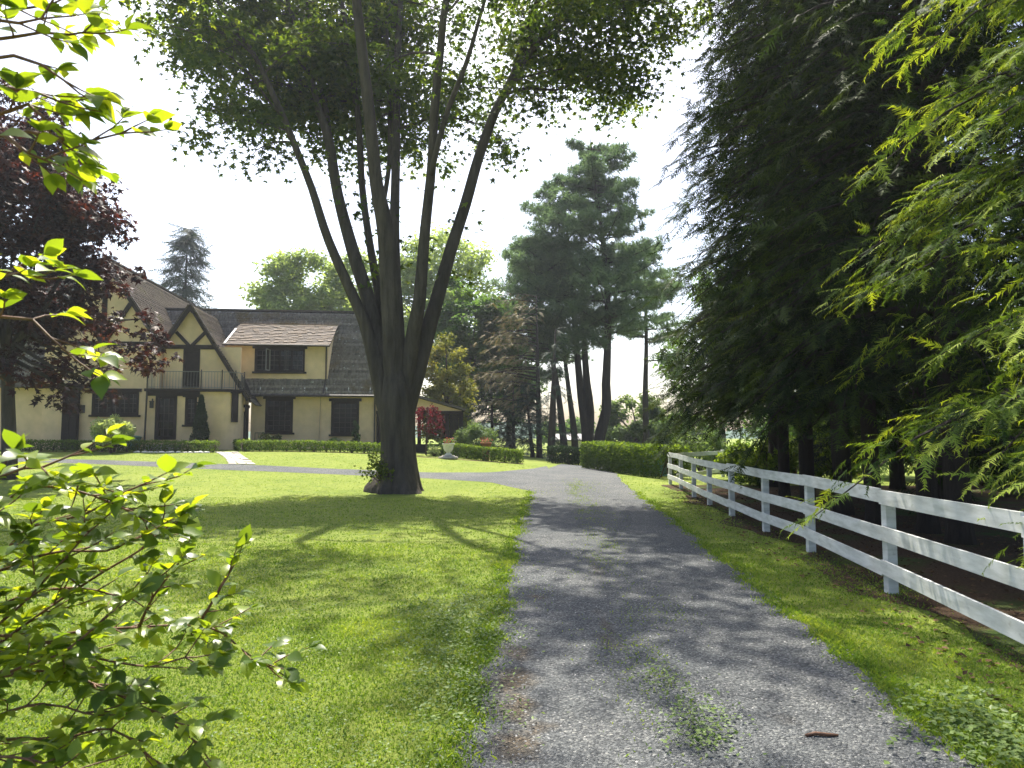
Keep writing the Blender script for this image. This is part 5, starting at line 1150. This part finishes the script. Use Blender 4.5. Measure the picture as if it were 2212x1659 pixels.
# ================================================================== FOREGROUND DOGWOOD
def _dogleaf():
    prof = [(0, .0), (.08, .10), (.22, .235), (.40, .30), (.58, .265), (.76, .16), (.90, .055), (1.0, 0)]
    v, f = [], []
    for x, w in prof: 
        z = .06 * math.sin(x * math.pi) - .10 * x * x
        for s in (-1, 0, 1): v.append((x, s * w, z + (.16 * w if s else 0)))
    for i in range(len(prof) - 1):
        a = i * 3; f += [(a, a + 3, a + 4, a + 1), (a + 1, a + 4, a + 5, a + 2)]
    return np.array(v, float), np.array(f)
DV_, DF_ = _dogleaf()
def build_dogwood():
    rnd = random.Random(12); r = np.random.default_rng(12); root = Vector((-2.55, 2.75, 0))
    o = thing('dogwood_shrub', 'leafy dogwood shrub leaning in from the left foreground', 'shrub', root)
    stems = [  # (px,py,Y) chains
        [(-320,1580,2.6),(-120,1330,2.5),(0,1202,2.4),(70,1137,2.35),(177,1113,2.3),(261,1067,2.25),(300,1050,2.2)],
        [(-330,1600,2.7),(-120,1480,2.6),(0,1389,2.55),(117,1305,2.5),(224,1235,2.45),(300,1190,2.4),(345,1150,2.4)],
        [(-330,1620,2.8),(-100,1490,2.7),(0,1426,2.65),(140,1370,2.65),(280,1356,2.65),(420,1351,2.7),(485,1370,2.7),(527,1407,2.7),(580,1440,2.7)],
        [(429,1348,2.7),(465,1290,2.7),(495,1239,2.7)],
        [(300,1356,2.65),(330,1290,2.6),(380,1225,2.6)],
        [(-320,1640,2.7),(-40,1480,2.5),(110,1450,2.45),(233,1491,2.4),(355,1552,2.4),(420,1600,2.4)],
        [(-320,1680,2.7),(0,1600,2.4),(120,1600,2.35),(240,1575,2.3),(330,1640,2.3)],
        [(-300,1500,2.4),(-120,1180,2.2),(0,1030,2.1),(90,1010,2.1),(150,985,2.1)],
        [(-300,1500,2.4),(-140,1250,2.3),(0,1090,2.25),(90,1050,2.25),(200,1070,2.25),(270,1100,2.25)],
        [(-320,1600,2.6),(-100,1380,2.5),(40,1290,2.5),(170,1270,2.5),(280,1290,2.5),(340,1250,2.5)],
        [(-320,1640,2.6),(-60,1400,2.4),(60,1380,2.4),(200,1420,2.4),(330,1440,2.45),(400,1420,2.5)],
        [(-300,1300,2.3),(-180,850,2.1),(-60,700,2.0),(0,684,2.0),(70,690,2.0),(110,730,2.0),(150,765,2.0)],
        [(-200,860,2.1),(-80,660,2.0),(0,600,2.0),(40,575,2.0),(80,600,2.0)],
        [(-180,800,2.0),(-120,420,1.9),(-40,310,1.9),(60,284,1.9),(130,298,1.9),(200,303,1.9),(262,288,1.9)],
        [(-120,420,1.9),(-60,220,1.9),(20,190,1.9),(80,200,1.9),(130,220,1.9)],
        [(-100,360,1.9),(-60,120,1.9),(30,80,1.9),(90,70,1.9),(150,75,1.9),(180,70,1.9)],
        [(-100,300,1.9),(-40,60,1.9),(40,20,1.9),(110,10,1.9)],
        [(-60,260,1.85),(20,240,1.85),(60,225,1.85),(90,250,1.85),(110,290,1.85)],
        [(-90,330,1.8),(-40,130,1.75),(30,120,1.75),(90,140,1.75),(140,175,1.75)],
        [(-90,360,1.8),(-40,260,1.75),(20,300,1.75),(60,330,1.75),(95,345,1.75)],
        [(-80,200,1.8),(-30,40,1.75),(40,50,1.75),(90,40,1.75)],
        [(-320,1640,2.6),(-100,1420,2.35),(20,1330,2.3),(110,1240,2.3),(190,1150,2.3)],
        [(-320,1660,2.6),(-80,1500,2.3),(50,1440,2.25),(150,1400,2.25),(230,1330,2.25)],
        [(-320,1690,2.6),(-60,1640,2.2),(60,1640,2.15),(150,1670,2.1)],
        [(-300,1680,2.5),(-40,1560,2.3),(90,1520,2.3),(180,1540,2.3)],
        [(-300,1560,2.5),(-100,1300,2.4),(30,1220,2.4),(140,1190,2.4),(230,1190,2.4),(320,1150,2.4)]]
    st = MB(); leaves = []     # (pos, dir, up, len)
    def add(p, d, l=None):
        l = l or rnd.triangular(.032, .098, .056)
        leaves.append((p, d.normalized(), Vector((rnd.gauss(0, .45), rnd.gauss(-.1, .45), 1)), l))
    def twig(p, d, n, step=.038):
        pts = [p]; cur = p.copy(); d = d.normalized()
        for k in range(n):
            d = (d + Vector((rnd.gauss(0, .12), rnd.gauss(0, .12), .05 + rnd.gauss(0, .1)))).normalized(); cur = cur + d * step; pts.append(cur.copy())
            sd = d.cross(Vector((0, 0, 1)) if k % 2 else Vector((rnd.gauss(0, .4), rnd.gauss(0, .4), 1))).normalized()
            if k or rnd.random() < .5:
                for sg in (-1, 1):
                    if rnd.random() < .86: add(cur, sd * sg * .8 + d * .6 + Vector((0, 0, rnd.uniform(-.35, .25))))
        for sg in (-1, 1): add(cur, d * .9 + d.cross(Vector((0, 0, 1))) * sg * .45 + Vector((0, 0, rnd.uniform(-.3, .15))))
        st.tube(pts, [.0032] + [.0024] * (n - 1) + [.0014], 5, cap=False)
    for ci, ch in enumerate(stems):
        pts = [P(*c) for c in ch]
        if ch[0][0] < -90 and ch[1][1] > 450: pts = [root + Vector((rnd.uniform(-.15, .15), rnd.uniform(-.15, .15), 0))] + pts
        rr = [.0055 * (1 - .75 * i / (len(pts) - 1)) + .0015 for i in range(len(pts))]
        q, qr = dense(pts, rr, .05); st.tube(q, qr, 6)
        for k in range(len(q)):
            px = CX + F * q[k].x / max(q[k].y, .1)
            if px < -70: continue
            if rnd.random() < .92:
                d = (q[min(k + 1, len(q) - 1)] - q[k - 1]).normalized(); sd = d.cross(Vector((0, 0, 1))).normalized()
                tw_d = d * rnd.uniform(.4, 1) + sd * rnd.choice((-1, 1)) * rnd.uniform(.3, .9) + Vector((0, 0, rnd.uniform(-.45, .75)))
                twig(q[k], tw_d, rnd.choice((1, 2, 3, 4, 5) if q[k].z < 1.45 else (2, 2, 3, 4)))
                if q[k].z < 1.45 and rnd.random() < .8: twig(q[k], Vector((tw_d.y, -tw_d.x, -tw_d.z * .6)) + d, rnd.choice((1, 2, 3)))
            elif rnd.random() < .3: add(q[k], Vector((rnd.uniform(-.2, 1), rnd.gauss(0, .5), rnd.uniform(-.6, .3))))
        twig(q[-1], q[-1] - q[-3], 3)
    st.build('stems', M['stem'], o, True)
    print('dogwood leaves', len(leaves))
    var = []
    for q in range(8):
        bend = r.uniform(-.25, .15); V = DV_.copy(); V[:, 2] += bend * V[:, 0] ** 2; V[:, 1] *= r.uniform(.85, 1.12)
        var.append(mesh_np('leaf', V, DF_, M['dogwood_leaf'], np.full(len(V), (q + .5) / 8 * .9), smooth=True))
    vis = sorted(range(len(leaves)), key=lambda i: (not (-40 < CX + F * leaves[i][0].x / leaves[i][0].y < 900), -leaves[i][3] / leaves[i][0].y + .0 * rnd.random()))
    rest = []
    for rank, i in enumerate(vis):
        p, d, u, l = leaves[i]; x = d; y = u.cross(x).normalized(); z = x.cross(y)
        if rank < 300:
            ob = link('leaf', var[rnd.randrange(8)], o); Mx = Matrix(((x.x, y.x, z.x, p.x), (x.y, y.y, z.y, p.y), (x.z, y.z, z.z, p.z), (0, 0, 0, 1))) @ Matrix.Scale(l, 4); ob.matrix_basis = Mx
        else: rest.append(i)
    pos = np.array([leaves[i][0] for i in rest]); R = frames(np.array([leaves[i][1] for i in rest]), np.array([leaves[i][2] for i in rest])); V, Fc = stamp(DV_, DF_, pos, R, np.array([leaves[i][3] for i in rest]))
    f = link('foliage', mesh_np('foliage', V, Fc, M['dogwood_leaf'], np.repeat(r.random(len(rest)), len(DV_)), smooth=True), o); f['kind'] = 'stuff'
build_dogwood()

# ================================================================== GRASS, WEEDS, GRAVEL
def on_lawn(x, y):
    return ~in_drive(x, y, -.05) & ~in_lane(x, y) & (x < fence_x(y) + .12 + .22 * np.sin(y * 1.7) + RNG.normal(0, .22, np.shape(x))) 
def blades(name, x, y, hgt, wid, mat, rn, seed, label=None, lean=1.5):
    r = np.random.default_rng(seed); n = len(x); z = terrain(x, y)
    a = r.uniform(0, 6.28, n); b = r.uniform(0, 6.28, n); w = wid * r.uniform(.6, 1.3, n); h = hgt * r.uniform(.5, 1.25, n)
    ca, sa = np.cos(a) * w, np.sin(a) * w; lx, ly = np.cos(b) * h * lean * r.random(n), np.sin(b) * h * lean * r.random(n)
    base = np.stack([x, y, z], 1)
    V = np.empty((n, 5, 3)); V[:, 0] = base + np.stack([-ca, -sa, 0 * a], 1); V[:, 1] = base + np.stack([ca, sa, 0 * a], 1)
    mid = base + np.stack([lx * .35, ly * .35, h * .6], 1); V[:, 2] = mid + np.stack([ca, sa, 0 * a], 1) * .75; V[:, 3] = mid - np.stack([ca, sa, 0 * a], 1) * .75
    V[:, 4] = base + np.stack([lx, ly, h], 1)
    V = V[:, [0, 1, 2, 4]]; V[:, 2] += V[:, 2] - mid
    tf = np.array([[0, 1, 2], [0, 2, 3]]); Fc = (tf[None] + (np.arange(n) * 4)[:, None, None]).reshape(-1, 3)
    o = link(name, mesh_np(name, V.reshape(-1, 3), Fc, mat, np.repeat(rn, 4))); return tag(o, label, name.replace('_', ' '), kind='stuff')
def pick(n, y0, y1, seed, margin=.6):
    """ground points inside the view, even in area"""
    r = np.random.default_rng(seed); y = np.sqrt(r.uniform(y0 * y0, y1 * y1, n)); s = r.uniform(-.76, .76, n); return s * y, y
gx, gyy, gh, gw, gr_ = [], [], [], [], []
for (n, y0, y1, hh, ww_) in ((130000, 3.0, 6.5, .017, .0032), (84000, 6.5, 11, .021, .0048), (52000, 11, 19, .022, .007), (42000, 18, 33, .017, .010)):
    x, y = pick(n, y0, y1, int(y0 * 10)); k = on_lawn(x, y); x, y = x[k], y[k]
    pat = np.sin(x * 1.7 + 1.3 * np.sin(y * 1.1)) * np.sin(y * 1.9 + .8 * np.sin(x * 2.3)); gx.append(x); gyy.append(y)
    edge = in_drive(x, y, .16); gh.append(hh * (1 + .25 * pat) * np.where(edge, 2.0, 1)); gw.append(np.full(len(x), ww_)); 
    stripe = np.sin((x * .92 + y * .39) * 2 * math.pi / 1.1); gr_.append(np.clip(.42 + .16 * pat + .10 * stripe * (y < 22) + .12 * np.sin(x * 5.1 + 2 * np.sin(y * 4.3)) + RNG.normal(0, .2, len(x)), 0, 1))
for E, ph in ((DL, 0), (DR, 2)):
    y = RNG.uniform(3.0, 26, 5200) ** 1.0; y = 3 + (y - 3) ** 1.6 / 23 ** .6; x = xat(E, y) + wig(y, ph) + RNG.normal(0, .07, len(y)) + .05 * np.sin(y * 7 + ph) * np.sin(y * 2.3)
    k = ~in_lane(x, y) & (y < 21); x, y = x[k], y[k]
    gx.append(x); gyy.append(y); gh.append(np.full(len(x), .032)); gw.append(.0026 + .0003 * y); gr_.append(RNG.uniform(.15, .85, len(x)))
blades('lawn_grass', *map(np.concatenate, (gx, gyy, gh, gw)), M['grass'], np.concatenate(gr_), 5, 'short mown lawn grass')
# tufts growing down the middle of the drive and along its edges
cl = [G(*p) for p in ((1262,1060),(1268,1080),(1290,1130),(1300,1165),(1290,1195),(1330,1215),(1300,1110),(1352,1270),(1440,1330),(1325,1390),(1405,1480),(1430,1500),(1455,1515),(1400,1465),(1130,1290),(1110,1220),(1115,1180),(1160,1065),(1100,1060),(1245,1045),(1270,1045),(1345,1410),(1395,1560),(1450,1660))]
x, y = [], []
for c in cl:
    k = int(RNG.integers(30, 100) * (1 + .12 * c.y)); s = .10 + .012 * c.y; x.append(RNG.normal(c.x, s, k)); y.append(RNG.normal(c.y, s * 2.2, k))
for _ in range(80):
    yy = RNG.uniform(5, 26); xx = (xat(DL, yy) * .55 + xat(DR, yy) * .45) + RNG.normal(0, .16); k = 36; x.append(RNG.normal(xx, .08, k)); y.append(RNG.normal(yy, .22, k))
x, y = np.concatenate(x), np.concatenate(y); blades('driveway_grass', x, y, .022, .0018 + .00022 * y, M['grass'], RNG.uniform(.2, .9, len(x)), 6, 'straggling grass growing along the middle of the driveway')
# clover and broad weeds
def weeds(name, cs_, label, size, mat, seed, per=70, sp=.2):
    r = np.random.default_rng(seed); pos = []
    for c in cs_:
        k = r.integers(per // 2, per * 2); pos.append(np.stack([r.normal(c.x, sp, k), r.normal(c.y, sp * 1.6, k), np.zeros(k)], 1))
    pos = np.concatenate(pos); pos[:, 2] = terrain(pos[:, 0], pos[:, 1]) + .02 + np.abs(r.normal(0, .03, len(pos))); n = len(pos)
    V, Fc = stamp(*T_LEAF, pos, frames(r.normal(size=(n, 3)) * [1, 1, .2], r.normal(0, .35, (n, 3)) + [0, 0, 1]), size * r.uniform(.6, 1.4, n))
    o = link(name, mesh_np(name, V, Fc, M[mat], np.repeat(r.random(n), 4))); tag(o, label, name.replace('_', ' '), kind='stuff')
wc = [G(random.uniform(930, 1085), random.uniform(1270, 1600)) for _ in range(34)] + [G(random.uniform(880, 1060), random.uniform(1300, 1480)) for _ in range(20)]
weeds('clover', wc, 'pale clover and broad-leaved weeds at the left edge of the driveway', .026, 'weed', 7, 46, .15)
cx_, cy_ = pick(420, 3.2, 9.5, 77); ck = on_lawn(cx_, cy_) & (cx_ < 1.5)
weeds('lawn_clover', [Vector((a, b, 0)) for a, b in zip(cx_[ck], cy_[ck])], 'small pale clover leaves scattered through the near lawn', .017, 'weed', 27, 46, .13)
weeds('driveway_weeds', [G(*p) for p in ((1480,1530),(1500,1560),(1530,1580),(1510,1600),(1470,1585),(1550,1610),(1440,1480),(1420,1465),(1545,1545),(1490,1610))], 'grey-green creeping weeds in the gravel', .026, 'weed', 8, 44, .085)
weeds('verge_weeds', [G(random.uniform(2050, 2200), random.uniform(1520, 1650)) for _ in range(14)], 'sunlit weeds on the verge at the lower right corner', .04, 'weed', 9, 60, .16)
r = np.random.default_rng(17); n = 9000
y = r.uniform(3.5, 22, n); x = fence_x(y) + r.uniform(-.6, 7, n); pos = np.stack([x, y, np.full(n, .016)], 1)
V, Fc = stamp(*T_LEAF, pos, frames(r.normal(size=(n, 3)) * [1, 1, .15], r.normal(0, .3, (n, 3)) + [0, 0, 1]), .06 * r.uniform(.5, 1.3, n))
tag(link('leaf_litter', mesh_np('leaf_litter', V, Fc, M['litter'], np.repeat(r.random(n), 4))), 'brown leaf litter on the ground under the hemlocks', 'leaf litter', kind='stuff')
# loose stones
n = 42000; x, y = pick(n, 3.2, 10.5, 19); k = in_drive(x, y, .12); x, y = x[k], y[k]; n = len(x)
tv = np.array([[1,0,0],[0,1,0],[-1,0,0],[0,-1,0],[.1,.1,1],[.5,.5,.5]]); tv = np.array([[1,.1,0],[.2,1,0],[-.9,.2,0],[-.1,-1,0],[.15,.1,.8]]); tf = np.array([[0,1,4],[1,2,4],[2,3,4],[3,0,4]])
a = r.uniform(0, 6.28, n); R = frames(np.stack([np.cos(a), np.sin(a), r.normal(0, .25, n)], 1), r.normal(0, .3, (n, 3)) + [0, 0, 1]); s = r.uniform(.003, .0075, n) * (1 + .05 * y); sc = np.stack([s * r.uniform(.8, 1.5, n), s, s * r.uniform(.5, 1.1, n)], 1)
m_, nt, N, L, bs = nmat('stone_chip'); at = N.new('ShaderNodeAttribute'); at.attribute_name = 'rnd'; rp = ramp(N, [(0, (.05, .054, .058)), (.7, (.14, .144, .146)), (.97, (.24, .24, .235)), (1, (.42, .41, .39))]); L.new(at.outputs['Fac'], rp.inputs[0]); L.new(rp.outputs[0], bs.inputs['Base Color']); bs.inputs['Roughness'].default_value = .8
V, Fc = stamp(tv, tf, np.stack([x, y, terrain(x, y) + .008], 1), R, sc); tag(link('gravel', mesh_np('gravel', V, Fc, m_, np.repeat(r.random(n), 5))), 'loose grey gravel chips on the driveway', 'gravel', kind='stuff')
# fallen stick
p = G(1775, 1597); tag(MB().tube([p + Vector((-.085, 0, .02)), p + Vector((-.03, .008, .028)), p + Vector((.03, -.004, .026)), p + Vector((.09, .004, .02))], [.009, .011, .010, .006], 6).build('fallen_stick', M['stem'], None, True), 'short brown stick lying on the gravel near the right verge', 'stick')
print('tris', sum(len(o.data.polygons) * (2 if len(o.data.polygons) and len(o.data.polygons[0].vertices) == 4 else 1) for o in bpy.data.objects if o.type == 'MESH'))

# ================================================================== HAZE: thin volume added to imitate veiling lens glare
hz = MB().box((-130, -12, -7), (130, 125, 34)).build('glare_haze', None); hz['kind'] = 'stuff'; hz['label'] = 'thin bright veil added to imitate lens glare'
hm = bpy.data.materials.new('glare_haze'); hm.use_nodes = True; hn_ = hm.node_tree.nodes; hn_.remove(hn_['Principled BSDF'])
pv = hn_.new('ShaderNodeVolumePrincipled'); pv.inputs['Color'].default_value = (.86, .92, 1, 1); pv.inputs['Density'].default_value = .00055; pv.inputs['Anisotropy'].default_value = .35
hm.node_tree.links.new(pv.outputs[0], hn_['Material Output'].inputs['Volume']); hz.data.materials.append(hm)
